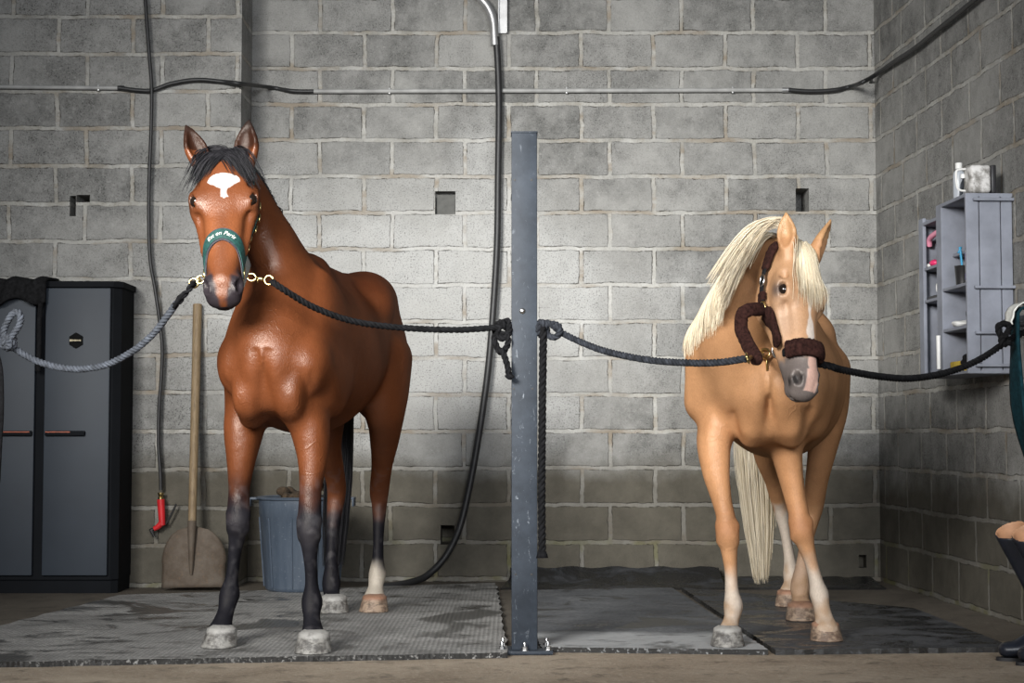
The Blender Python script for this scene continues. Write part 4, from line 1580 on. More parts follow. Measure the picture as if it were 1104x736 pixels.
xr = cx1 + 0.045
mb.prism(cham(cx0 - 0.045, xr, CF + 0.012, back, 0.035), 0.07, zt)
mb.build('body', M['cab_dark_shade'], cab)  # shade of the door gap and right side is put into this colour
mb = MB()
mb.prism(cham(cx0 - 0.055, xr + 0.01, CF - 0.01, back, 0.04), zt - 0.002, zt + 0.028)
mb.build('top_panel', M['cab_dark_shade'], cab)
mb = MB()
mb.prism(cham(cx0 - 0.04, xr - 0.005, CF + 0.03, back, 0.03), 0.0, 0.072)
mb.build('plinth', M['cab_dark_shade'], cab)
for (a, b, lab) in ((cxg1, cx1, 'r'), (cx0, cxg0, 'l')):
    mb = MB()
    mb.box(((a + b) / 2, CF + 0.0, (zt + 0.085) / 2), (b - a, 0.028, zt - 0.10), None, 0.006)
    d = mb.build('door', M['cab'], cab, auto=40)
    hx0, hx1 = (W(50, 467, CF).x, W(93, 467, CF).x) if lab == 'r' else (W(0, 467, CF).x, W(36, 467, CF).x)
    hz = W(60, 467, CF).z
    mb = MB()
    mb.box(((hx0 + hx1) / 2, CF - 0.024, hz), (hx1 - hx0, 0.024, 0.026), None, 0.006)
    h = mb.build('handle', M['cab_dark_shade'], d, auto=40)
    mb = MB()
    q0, q1 = (hx0 + 0.005, hx0 + 0.13) if lab == 'r' else (hx1 - 0.16, hx1 - 0.01)
    mb.box(((q0 + q1) / 2, CF - 0.0375, hz + 0.007), (q1 - q0, 0.003, 0.006))
    M.setdefault('orange', simple('orange_strip', (0.30, 0.06, 0.02), 0.5))
    o = None
    s_ = mb.build('handle_stripe', M['orange'], d)
    if lab == 'r':
        bc = W(82, 367, CF - 0.018)
        hexp = [(bc.x + 0.040 * math.sin(PI / 3 * i), bc.z + 0.042 * math.cos(PI / 3 * i)) for i in range(6)]
        mb = MB()
        vs = [(x, CF - 0.0145, z) for x, z in hexp] + [(x, CF - 0.019, z) for x, z in hexp]
        mb.add(vs, [tuple(range(6)), tuple(range(11, 5, -1))] + [(i, (i + 1) % 6, (i + 1) % 6 + 6, i + 6) for i in range(6)])
        badge = mb.build('badge', M['rubber'], d)
        M.setdefault('badge', simple('matt_black_badge', (0.006, 0.006, 0.006), 0.9))
        badge.data.materials.clear()
        badge.data.materials.append(M['badge'])
        mb = MB()
        rq = random.Random(4)
        xx = bc.x - 0.030
        while xx < bc.x + 0.028:
            w_ = rq.uniform(0.004, 0.006)
            h_ = 0.011 if xx < bc.x - 0.018 else rq.uniform(0.006, 0.009)
            mb.box((xx, CF - 0.0195, bc.z + 0.001), (w_, 0.0012, h_))
            xx += w_ + 0.0012
        M.setdefault('badge_text', simple('pale_gold_print', (0.50, 0.42, 0.26), 0.5))
        mb.build('badge_lettering', M['badge_text'], badge)
        badge['label'] = 'black hexagonal badge with pale lettering'
# black rug slung over the cabinet's top left corner
mb = MB()
nx, nz_ = 26, 10
x0, x1 = W(-14, 320, CF).x, W(52, 320, CF).x
vs = []
for j in range(nz_ + 1):
    v = j / nz_
    for i in range(nx + 1):
        u = i / nx
        x = x0 + (x1 - x0) * u
        drop = 0.125 + 0.02 * math.sin(u * 9) - 0.015 * u
        if v < 0.35:
            y = CF + 0.20 - (0.225) * v / 0.35
            z = zt + 0.040 + 0.012 * math.sin(u * 14 + v * 5) - 0.01 * v
        else:
            q = (v - 0.35) / 0.65
            y = CF - 0.055 - 0.014 * math.sin(u * 16 + q * 2) - 0.01 * q
            z = zt + 0.035 - drop * q
        vs.append((x, y, z))
fs = [(j * (nx + 1) + i, j * (nx + 1) + i + 1, (j + 1) * (nx + 1) + i + 1, (j + 1) * (nx + 1) + i) for j in range(nz_) for i in range(nx)]
mb.add(vs, fs)
rug = mb.build('folded_rug', M['black_fabric'], None, auto=70)
sm = rug.modifiers.new('s', 'SOLIDIFY')
sm.thickness = 0.014
sm.offset = 0
tag(rug, 'black fabric rug slung over the top left of the cabinet', 'rug')
tube_obj('hanging_strap', [W(44, 326, CF - 0.07), W(42.5, 345, CF - 0.05), W(42, 380, CF - 0.045), W(41, 400, CF - 0.045)], 0.013, M['black_fabric'], 'black strap hanging in front of the gap between the cabinet doors', 'strap')

# ------------------------------------------------------------------ shovel
def shovel_metal():
    t = NT('rusty_steel')
    P = t.obj()
    n = t.noise(P, 9, 6, 0.7)
    n2 = t.noise(P, 60, 4, 0.7)
    c = t.mix(t.ramp(n.outputs[0], [(0.3, 0.0), (0.7, 1.0)]), (0.075, 0.052, 0.035), (0.15, 0.125, 0.10))
    c = t.mix(t.ramp(n2.outputs[0], [(0.55, 0.0), (0.75, 0.6)]), c, (0.19, 0.12, 0.07))
    return t.done(c, 0.75, 0.3, t.bump(n2.outputs[0], 0.3, 0.003))


def wood_mat():
    t = NT('worn_ash_wood')
    P = t.obj()
    n = t.noise(t.vmath('MULTIPLY', P, (12, 12, 0.8)), 9, 5, 0.7)
    c = t.mix(t.ramp(n.outputs[0], [(0.3, 0.0), (0.7, 1.0)]), (0.13, 0.085, 0.045), (0.30, 0.22, 0.125))
    return t.done(c, 0.65, 0, t.bump(n.outputs[0], 0.2, 0.002))


M['rust'] = shovel_metal()
M['wood'] = wood_mat()
sb = W(206, 638, 8.62)
sb.z = 0.021
stp = W(213, 328, WYL - 0.03)
shv = empty('shovel', sb, 'wooden-handled shovel with rusty square blade leaning on the wall', 'shovel')
ax_ = (stp - sb).normalized()
sx = Vector((1, 0, 0))
sx = (sx - ax_ * sx.dot(ax_)).normalized()
sn = sx.cross(ax_).normalized()
# blade outline in (across, along)
outl = [(-0.155, 0.0), (0.165, 0.0), (0.172, 0.10), (0.165, 0.18), (0.14, 0.245), (0.095, 0.29), (0.04, 0.312), (0.0, 0.318), (-0.05, 0.312), (-0.105, 0.285), (-0.142, 0.24), (-0.158, 0.17), (-0.16, 0.08)]
bm = bmesh.new()
nu, nv = 20, 16
grid = {}
for j in range(nv + 1):
    v = 0.318 * j / nv
    # width at v by interpolation of the outline
    if v < 0.12: wl, wr_ = -0.158, 0.168
    else:
        q = (v - 0.12) / 0.198
        f_ = math.sqrt(max(0.0, 1 - q ** 2.3))
        wl, wr_ = -0.158 * f_ - 0.004, 0.170 * f_ + 0.004
    for i in range(nu + 1):
        u = wl + (wr_ - wl) * i / nu
        dish = 0.030 * (abs(u) / 0.165) ** 3 + 0.01 * (v / 0.318) ** 2
        grid[i, j] = bm.verts.new(sb + sx * u + ax_ * v - sn * dish * 0 + (sn * -dish))
for j in range(nv):
    for i in range(nu):
        bm.faces.new((grid[i, j], grid[i + 1, j], grid[i + 1, j + 1], grid[i, j + 1]))
me = bpy.data.meshes.new('blade')
bm.to_mesh(me)
bm.free()
bl = link_mesh('blade', me, M['rust'], shv, True, True)
sd = bl.modifiers.new('s', 'SOLIDIFY')
sd.thickness = 0.004
mb = MB()
off = sn * -0.012 if (sn.y > 0) else sn * 0.012
mb.tube([sb + ax_ * 0.065 + off * 0.5, sb + ax_ * 0.10 + off, sb + ax_ * 0.28 + off * 1.6, sb + ax_ * 0.34 + off * 1.2], [0.007, 0.011, 0.021, 0.023], 12)
mb.build('socket', M['rust'], shv, auto=50)
mb = MB()
hp = [sb + ax_ * 0.30 + off, sb + ax_ * 0.6 + off * 0.5, sb + ax_ * 1.1, stp]
mb.tube(catmull(hp, 6), [0.021 + 0.003 * (i / 18) for i in range(19)], 14)
mb.build('handle', M['wood'], shv, auto=50)

# ------------------------------------------------------------------ tub of droppings
def tub_mat():
    t = NT('scuffed_blue_grey_plastic')
    P = t.obj()
    n = t.noise(P, 60, 5, 0.8)
    n2 = t.noise(t.vmath('MULTIPLY', P, (1, 1, 0.2)), 14, 4, 0.7)
    c = t.mix(t.ramp(n2.outputs[0], [(0.35, 0.0), (0.7, 1.0)]), (0.045, 0.062, 0.088), (0.080, 0.10, 0.13))
    c = t.mix(t.ramp(n.outputs[0], [(0.62, 0.0), (0.70, 0.8)]), c, (0.30, 0.33, 0.36))
    return t.done(c, 0.5, 0, t.bump(n.outputs[0], 0.2, 0.002))


M['tub'] = tub_mat()
tbx = W(325, 632, 8.5)
tc = Vector((tbx.x, 8.52, 0.021))
ztub = W(325, 536, 8.5).z
tub = empty('muck_tub', tc, 'scuffed blue-grey plastic tub full of droppings behind the brown horse', 'tub')
hT = ztub - tc.z
r0_, r1_ = 0.185, 0.222
mb = MB()
prof = [(0.001, 0.004), (r0_ - 0.01, 0.0), (r0_, 0.01), (r0_ + 0.002, 0.02), (r0_ + (r1_ - r0_) * 0.80, hT * 0.80), (r1_ * 0.985, hT * 0.81), (r1_, hT * 0.985), (r1_ + 0.012, hT * 0.985), (r1_ + 0.014, hT), (r1_ + 0.004, hT + 0.006), (r1_ - 0.006, hT), (r1_ - 0.012, hT * 0.8), (r0_ - 0.006, 0.02), (0.001, 0.016)]
mb.lathe(prof, tc, None, 56, True)
mb.build('shell', M['tub'], tub, auto=40)
for a in range(10):
    th = 2 * PI * (a + 0.3) / 10
    mb = MB()
    pA = tc + Vector((math.cos(th) * (r0_ + 0.006), math.sin(th) * (r0_ + 0.006), 0.02))
    pB = tc + Vector((math.cos(th) * (r0_ + (r1_ - r0_) * 0.8 + 0.003), math.sin(th) * (r0_ + (r1_ - r0_) * 0.8 + 0.003), hT * 0.79))
    mb.tube([pA, pB], 0.004, 6)
    mb.build('rib', M['tub'], tub)
for sg in (-1, 1):
    mb = MB()
    c = tc + Vector((sg * (r1_ + 0.022), 0, hT - 0.035))
    mb.box(c + Vector((0, 0, 0.03)), (0.05, 0.11, 0.012), None, 0.004)
    mb.box(c + Vector((sg * 0.018, 0, 0.012)), (0.010, 0.11, 0.045), None, 0.004)
    mb.build('grip', M['tub'], tub, auto=40)


def dung_mat():
    t = NT('horse_droppings')
    P = t.obj()
    n = t.noise(P, 45, 6, 0.75)
    c = t.mix(t.ramp(n.outputs[0], [(0.35, 0.0), (0.7, 1.0)]), (0.020, 0.013, 0.008), (0.10, 0.065, 0.035))
    return t.done(c, 0.85, 0, t.bump(n.outputs[0], 0.9, 0.012))


M['dung'] = dung_mat()
B2 = Body(tc + Vector((-0.24, -0.24, hT * 0.75)), tc + Vector((0.24, 0.24, hT + 0.14)), 0.007)
B2.ell(tc + Vector((0, 0, hT - 0.035)), (0.205, 0.205, 0.045), None, 0.02)
rd = random.Random(5)
for i in range(46):
    a = rd.uniform(0, 2 * PI)
    r = rd.uniform(0, 0.165)
    x, y = math.cos(a) * r, math.sin(a) * r
    hgt = 0.02 + 0.085 * math.exp(-((x - 0.09) / 0.07) ** 2) + 0.055 * math.exp(-((x + 0.12) / 0.05) ** 2) - 0.02
    B2.ell(tc + Vector((x, y, hT + hgt * rd.uniform(0.5, 1.0))), (rd.uniform(.022, .034), rd.uniform(.022, .034), rd.uniform(.018, .026)), None, 0.008)
dm, _ = B2.mesh('droppings', 1)
dg = link_mesh('droppings', dm, M['dung'], None)
cc = tc + Vector((0, 0, hT))
dm.transform(Matrix.Translation(-cc))
dg.location = cc
tag(dg, 'heap of dark horse droppings filling the blue-grey tub', 'manure', kind='stuff')

# ------------------------------------------------------------------ shelf unit on the right wall
def wallp(a, b, z):
    """a: metres along the right wall from the shelf's near end towards the corner, b: out from the wall"""
    y = 7.09 + a
    return Vector((CX + SL * (WY - y) - b, y - b * SL, z))


RZ = Matrix.Rotation(math.atan(SL), 3, 'Z')
SD = 0.206


def wbox(mb, a0, a1, b0, b1, z0, z1, bev=0.002):
    c = wallp((a0 + a1) / 2, (b0 + b1) / 2, (z0 + z1) / 2)
    mb.box(c, (abs(b1 - b0), abs(a1 - a0), abs(z1 - z0)), RZ, bev, 1)


zb, ztp = 1.067, 1.842
sh = empty('wall_shelf', wallp(0.33, 0.1, zb), 'grey painted wooden shelf unit hung on the right wall', 'shelf')
AM = 0.335
AF = 0.67


def part(name, boxes, mat=None, parent=None, label=None):
    mb = MB()
    for b in boxes: wbox(mb, *b)
    o = mb.build(name, mat or M['shelf'], parent or sh)
    if label: o['label'] = label
    return o


# near end panel of three upright boards with thin battens
for (b0, b1) in ((0.004, 0.052), (0.056, 0.146), (0.150, SD)):
    part('end_board', [(0, 0.018, b0, b1, zb, ztp)])
for z in (ztp - 0.035, 1.43, 1.235, 1.095):
    part('batten', [(-0.022, 0.0, 0.0, SD - 0.03, z, z + 0.012)])
part('divider', [(AM, AM + 0.018, 0.0, SD, zb, ztp + 0.0)])
part('front_post', [(AM, AM + 0.075, SD - 0.016, SD, zb, ztp)])
part('front_post', [(AF - 0.065, AF, SD - 0.016, SD, zb, ztp - 0.03)])
part('side_board', [(AF - 0.018, AF, 0.0, SD, zb, ztp - 0.03)])
for k in range(5):
    a = 0.02 + k * 0.13
    part('back_board', [(a, a + 0.124, 0.0, 0.012, zb, ztp - (0.04 if a > AM else 0.0))])
part('shelf_board', [(0.0, AM + 0.018, 0.0, SD, ztp - 0.016, ztp)])
part('shelf_board', [(AM + 0.018, AF, 0.0, SD, ztp - 0.066, ztp - 0.05)])
for z in (1.60, 1.445, 1.262):
    part('shelf_board', [(0.018, AM, 0.0, SD - 0.002 if z != 1.60 else SD - 0.05, z, z + 0.014)])
for z in (1.565, 1.415):
    part('shelf_board', [(AM + 0.018, AF - 0.018, 0.0, SD - 0.004, z, z + 0.014)])
part('shelf_board', [(0.0, AF, 0.0, SD, zb, zb + 0.014)])

M['clear'] = simple('cloudy_bottle_plastic', (0.62, 0.66, 0.72), 0.25, 0, 0.05, 10, 0.02)
M['clear'].node_tree.nodes['Principled BSDF'].inputs['Transmission Weight'].default_value = 0.35
M['wplastic'] = simple('white_plastic', (0.75, 0.75, 0.73), 0.4, 0, 0.05, 10, 0.05)
M['pink'] = simple('pink_plastic', (0.75, 0.04, 0.16), 0.35, 0, 0.1, 10, 0.05)
M['palepink'] = simple('pale_pink_plastic', (0.78, 0.30, 0.42), 0.4, 0, 0.1, 10, 0.05)
M['blue'] = simple('light_blue_plastic', (0.04, 0.35, 0.62), 0.4, 0, 0.1, 10, 0.05)
M['purple'] = simple('purple_label', (0.30, 0.26, 0.55), 0.5, 0, 0.1, 10, 0.05)
M['yellow'] = simple('yellow_sponge', (0.50, 0.36, 0.06), 0.9, 0, 0.2, 60, 0.6)
M['blackp'] = simple('black_plastic', (0.02, 0.02, 0.022), 0.4, 0, 0.15, 20, 0.05)
M['redmug'] = simple('dark_red_glaze', (0.16, 0.012, 0.03), 0.3, 0, 0.1, 10, 0.02)


def stained():
    t = NT('stained_white_plastic')
    P = t.obj()
    n = t.noise(P, 18, 5, 0.7)
    c = t.mix(t.ramp(n.outputs[0], [(0.42, 0.0), (0.6, 1.0)]), (0.20, 0.19, 0.175), (0.62, 0.61, 0.60))
    return t.done(c, 0.6, 0)


M['stained'] = stained()


def lathe_item(name, label, cat, a, b, z, prof, mat, extra=None, n=24):
    p = wallp(a, b, z)
    if extra:
        r = empty(name, p, label, cat)
        mb = MB()
        mb.lathe(prof, p, None, n)
        mb.build('body', mat, r, auto=40)
        for (nm, pr, mt) in extra:
            mb = MB()
            mb.lathe(pr, p, None, n)
            mb.build(nm, mt, r, auto=40)
        return r
    mb = MB()
    mb.lathe(prof, p, None, n)
    o = mb.build(name, mat, None, auto=40)
    return tag(o, label, cat)


zt1 = ztp + 0.001
lathe_item('plastic_bottle', 'clear white-capped bottle standing on top of the grey shelf', 'bottle', 0.25, 0.15, zt1,
           [(0.0, 0), (0.024, 0), (0.026, 0.006), (0.026, 0.115), (0.022, 0.130), (0.011, 0.140), (0.011, 0.146), (0, 0.146)], M['clear'],
           [('cap', [(0.0155, 0.143), (0.0155, 0.168), (0.014, 0.170), (0, 0.170)], M['wplastic'])])
cn_ = empty('jug', wallp(0.07, 0.13, zt1), 'stained white square jug with loop handle on top of the shelf', 'jug')
mb = MB()
c = wallp(0.055, 0.135, zt1 + 0.062)
mb.box(c, (0.09, 0.10, 0.122), RZ, 0.014, 3)
mb.build('body', M['stained'], cn_, auto=40)
mb = MB()
c = wallp(0.055, 0.078, zt1 + 0.0625)
mb.box(c, (0.022, 0.094, 0.121), RZ, 0.004, 2)
dk = mb.build('side_panel', M['blackp'], cn_, auto=40)
dk['label'] = 'dark side of the jug'
mb = MB()
hp = [wallp(0.08, b, zt1 + z) for b, z in ((0.178, 0.115), (0.205, 0.112), (0.218, 0.104), (0.219, 0.07), (0.215, 0.035), (0.20, 0.022), (0.178, 0.02))]
mb.tube(catmull(hp, 6), 0.0048, 8)
mb.build('handle', M['wplastic'], cn_, auto=60)
mb = MB()
mb.lathe([(0.010, 0), (0.010, 0.018), (0, 0.018)], wallp(0.085, 0.188, zt1 + 0.075), None, 14)
mb.build('knob', M['wplastic'], cn_, auto=40)
mb = MB()
for (dx, dz) in ((0.0, 0.0), (0.02, 0.01)):
    mb.tube([wallp(0.17, 0.17 - dx * 1.2, zt1 + 0.006), wallp(0.16, 0.165 - dx, zt1 + 0.06), wallp(0.16, 0.158 - dx * 0.6, zt1 + 0.085)], [0.007, 0.009, 0.006], 8)
tag(mb.build('hand_brush', M['rope_grey'], None, auto=60), 'small grey brush between the bottle and the stained jug', 'brush')
# dark object on the low top of the far column
mb = MB()
mb.tube([wallp(0.40, 0.12, ztp - 0.043), wallp(0.55, 0.14, ztp - 0.040)], [0.006, 0.004], 8)
mb.tube([wallp(0.40, 0.12, ztp - 0.043), wallp(0.52, 0.09, ztp - 0.036)], [0.006, 0.003], 8)
tag(mb.build('shears', M['blackp'], None, auto=60), 'dark shears lying on top of the lower far shelf', 'shears')
# pink basket
z0 = 1.580
pk = empty('grooming_basket', wallp(0.50, 0.13, z0), 'pink plastic grooming basket with arched handle on the far shelf', 'basket')
mb = MB()
mb.lathe([(0.0, 0), (0.040, 0), (0.052, 0.11), (0.055, 0.115), (0.049, 0.113), (0.038, 0.006), (0, 0.006)], wallp(0.44, 0.13, z0 + 0.02), None, 20)
mb.build('tub', M['pink'], pk, auto=40)
mb = MB()
mb.tube(catmull([wallp(0.62, 0.17, z0 + 0.105), wallp(0.60, 0.175, z0 + 0.135), wallp(0.54, 0.17, z0 + 0.150), wallp(0.46, 0.16, z0 + 0.160), wallp(0.39, 0.15, z0 + 0.15), wallp(0.37, 0.15, z0 + 0.08)], 6), 0.013, 10)
mb.build('handle', M['palepink'], pk, auto=60)
mb = MB()
mb.tube([wallp(0.52, 0.16, z0 + 0.015), wallp(0.47, 0.175, z0 + 0.13)], 0.007, 8)
mb.tube([wallp(0.41, 0.175, z0 + 0.01), wallp(0.45, 0.18, z0 + 0.13)], 0.007, 8)
mb.build('rim', M['palepink'], pk, auto=60)
mb = MB()
mb.ellipsoid(wallp(0.560, 0.165, z0 + 0.018), (0.025, 0.034, 0.017))
tag(mb.build('hand_brush', M['pink'], None, smooth=True), 'small pink brush beside the pink basket', 'brush')
mb = MB()
mb.ellipsoid(wallp(0.62, 0.17, z0 + 0.012), (0.016, 0.022, 0.011))
tag(mb.build('sponge', M['wplastic'], None, smooth=True), 'small white sponge at the front of the far shelf', 'sponge')
# mug
p = wallp(0.405, 0.165, 1.430)
mg = empty('mug', p, 'white mug with dark red band on the lower far shelf', 'mug')
mb = MB()
mb.lathe([(0, 0), (0.030, 0), (0.034, 0.006), (0.034, 0.082), (0.031, 0.082), (0.030, 0.008), (0, 0.008)], p, None, 24)
mb.build('cup', M['wplastic'], mg, auto=40)
mb = MB()
mb.lathe([(0.0345, 0.022), (0.0353, 0.024), (0.0353, 0.058), (0.0345, 0.06)], p, None, 24, True)
mb.build('band', M['redmug'], mg, auto=40)
mb = MB()
mb.tube(catmull([p + Vector((-0.015, 0.032, 0.07)), p + Vector((-0.025, 0.055, 0.06)), p + Vector((-0.025, 0.055, 0.03)), p + Vector((-0.015, 0.032, 0.02))], 6), 0.005, 8)
mb.build('handle', M['wplastic'], mg, auto=60)
# near column: cup with blue pick, spray bottle
p = wallp(0.20, 0.155, 1.460)
lathe_item('cup', 'black cup on the middle shelf holding a blue pick', 'cup', 0.20, 0.155, 1.460, [(0, 0), (0.030, 0), (0.036, 0.085), (0.038, 0.088), (0.034, 0.088), (0.028, 0.006), (0, 0.006)], M['blackp'])
mb = MB()
mb.tube([p + Vector((0.005, 0, 0.012)), p + Vector((-0.012, 0.0, 0.172))], [0.004, 0.006], 8)
mb.tube([p + Vector((-0.020, 0.0, 0.145)), p + Vector((-0.006, 0.0, 0.172))], [0.004, 0.004], 8)
tag(mb.build('hoof_pick', M['blue'], None, auto=60), 'light blue pick standing in the black cup', 'hoof pick')
lathe_item('spray_bottle', 'white and purple bottle with black top on the middle shelf', 'bottle', 0.085, 0.155, 1.460,
           [(0, 0), (0.026, 0), (0.027, 0.004), (0.027, 0.145), (0.018, 0.158), (0, 0.158)], M['wplastic'],
           [('wrapper', [(0.0275, 0.015), (0.028, 0.017), (0.028, 0.042), (0.0275, 0.045)], M['purple']),
            ('upper_wrapper', [(0.0275, 0.100), (0.028, 0.102), (0.028, 0.132), (0.0275, 0.135)], M['purple']),
            ('top', [(0.012, 0.157), (0.013, 0.180), (0.006, 0.192), (0, 0.192)], M['blackp'])])


def lump(name, label, cat, c, r, mat, seed, n=14, sq=1.0, kind=None):
    rd = random.Random(seed)
    m = max(r)
    Bq = Body(Vector(c) - Vector((r[0] * 1.5, r[1] * 1.5, 0)), Vector(c) + Vector((r[0] * 1.5, r[1] * 1.5, r[2] * 2.6)), 0.004)
    Bq.ell(Vector(c) + Vector((0, 0, r[2])), r, None, 0.01)
    for i in range(n):
        a = rd.uniform(0, 2 * PI)
        q = rd.uniform(0.3, 0.85)
        Bq.ell(Vector(c) + Vector((math.cos(a) * r[0] * q, math.sin(a) * r[1] * q, r[2] * rd.uniform(0.6, 1.6))), (r[0] * 0.35, r[1] * 0.35, r[2] * 0.4), None, 0.008)
    me_, _ = Bq.mesh(name, 1)
    zmin = min(v.co.z for v in me_.vertices)
    me_.transform(Matrix.Translation(Vector((0, 0, c[2] - zmin)) - Vector(c)))
    o = link_mesh(name, me_, mat)
    o.location = c
    return tag(o, label, cat)


lump('cloth', 'crumpled white cloth on the lower near shelf', 'cloth', wallp(0.235, 0.15, 1.277), (0.042, 0.065, 0.016), M['wplastic'], 3, 18)
lump('cloth_bag', 'black bag slumped on the lower near shelf beside the white cloth', 'bag', wallp(0.085, 0.135, 1.277), (0.048, 0.040, 0.052), M['black_fabric'], 4)
lump('cloth_bag', 'large black bag on the bottom shelf beside the yellow sponge', 'bag', wallp(0.115, 0.12, 1.082), (0.070, 0.070, 0.040), M['black_fabric'], 8)
mb = MB()
c = wallp(0.262, 0.155, 1.082 + 0.024)
mb.box(c, (0.05, 0.12, 0.048), RZ, 0.006, 2)
tag(mb.build('sponge', M['yellow'], None, auto=50), 'yellow sponge on the bottom shelf', 'sponge')
mb = MB()
p = wallp(0.36, SD + 0.012, 1.10)
mb.tube([p, p + Vector((0, 0, 0.15))], [0.009, 0.010], 10)
tag(mb.build('ointment_tube', M['wplastic'], None, auto=50), 'thin white tube hanging at the front of the lower shelf', 'tube')
mb = MB()
wbox(mb, 0.455, 0.60, 0.12, 0.19, 1.430, 1.444)
tag(mb.build('flat_tin', M['blackp'], None), 'flat dark tin beside the mug on the lower far shelf', 'tin')

# ------------------------------------------------------------------ saddle pad on a rack arm, right edge
M['teal'] = simple('teal_quilted_cloth', (0.006, 0.030, 0.040), 0.85, 0, 0.25, 50, 0.4)
M['lining'] = simple('white_fleece_lining', (0.72, 0.72, 0.68), 0.95, 0, 0.12, 40, 0.8)
ry = 6.62
pc = W(1107, 333, ry)
arm = MB()
arm.tube([Vector((pc.x, 6.54, pc.z - 0.035)), Vector((pc.x, 6.92, pc.z - 0.035)), Vector((pc.x + 0.03, 6.97, pc.z - 0.035)), Vector((2.165, 6.98, pc.z - 0.035))], 0.014, 10)
tag(arm.build('saddle_rack', M['blackp'], None, auto=50), 'dark rack arm on the right wall under the teal saddle pad', 'rack')


def drape(name, mat, half, ztop, dl, dr, y0, y1, thick, parent, wob=0.006, label=None):
    """an inverted U in x-z, extruded along y"""
    prof = []
    n = 8
    for i in range(10):
        q = i / 9
        prof.append((-half - 0.004 * math.sin(q * 4) + 0.070 * (1 - q) ** 3 * (1 if dl > 0.3 else 0), ztop - half - dl * (1 - q)))
    for i in range(1, n):
        a = PI - PI * i / n
        prof.append((half * math.cos(a), ztop - half + half * math.sin(a)))
    for i in range(10):
        q = i / 9
        prof.append((half + 0.008 * math.sin(q * 3), ztop - half - dr * q))
    m = len(prof)
    ny = 8
    vs = []
    for j in range(ny + 1):
        y = y0 + (y1 - y0) * j / ny
        for (x, z) in prof:
            vs.append((pc.x + x + wob * math.sin(y * 30 + z * 12), y, z))
    fs = [(j * m + i, j * m + i + 1, (j + 1) * m + i + 1, (j + 1) * m + i) for j in range(ny) for i in range(m - 1)]
    mb = MB()
    mb.add(vs, fs)
    o = mb.build(name, mat, parent, auto=60)
    s_ = o.modifiers.new('s', 'SOLIDIFY')
    s_.thickness = thick
    s_.offset = 0
    if label: o['label'] = label
    return o


pad = empty('saddle_pad', (pc.x, 6.68, pc.z - 0.6), 'dark teal saddle pad with white lining hanging at the right edge', 'saddle pad')
drape('shell', M['teal'], 0.046, pc.z + 0.01, 0.62, 0.70, 6.57, 6.70, 0.010, pad)
drape('lining', M['lining'], 0.062, pc.z + 0.028, 0.03, 0.66, 6.59, 6.71, 0.006, pad, label='white fleece lining')

# ------------------------------------------------------------------ pair of tall boots
M['boot'] = simple('dark_navy_leather', (0.014, 0.017, 0.026), 0.38, 0, 0.2, 20, 0.1)
M['tan'] = simple('tan_leather_lining', (0.50, 0.27, 0.15), 0.6, 0, 0.1, 20, 0.1)


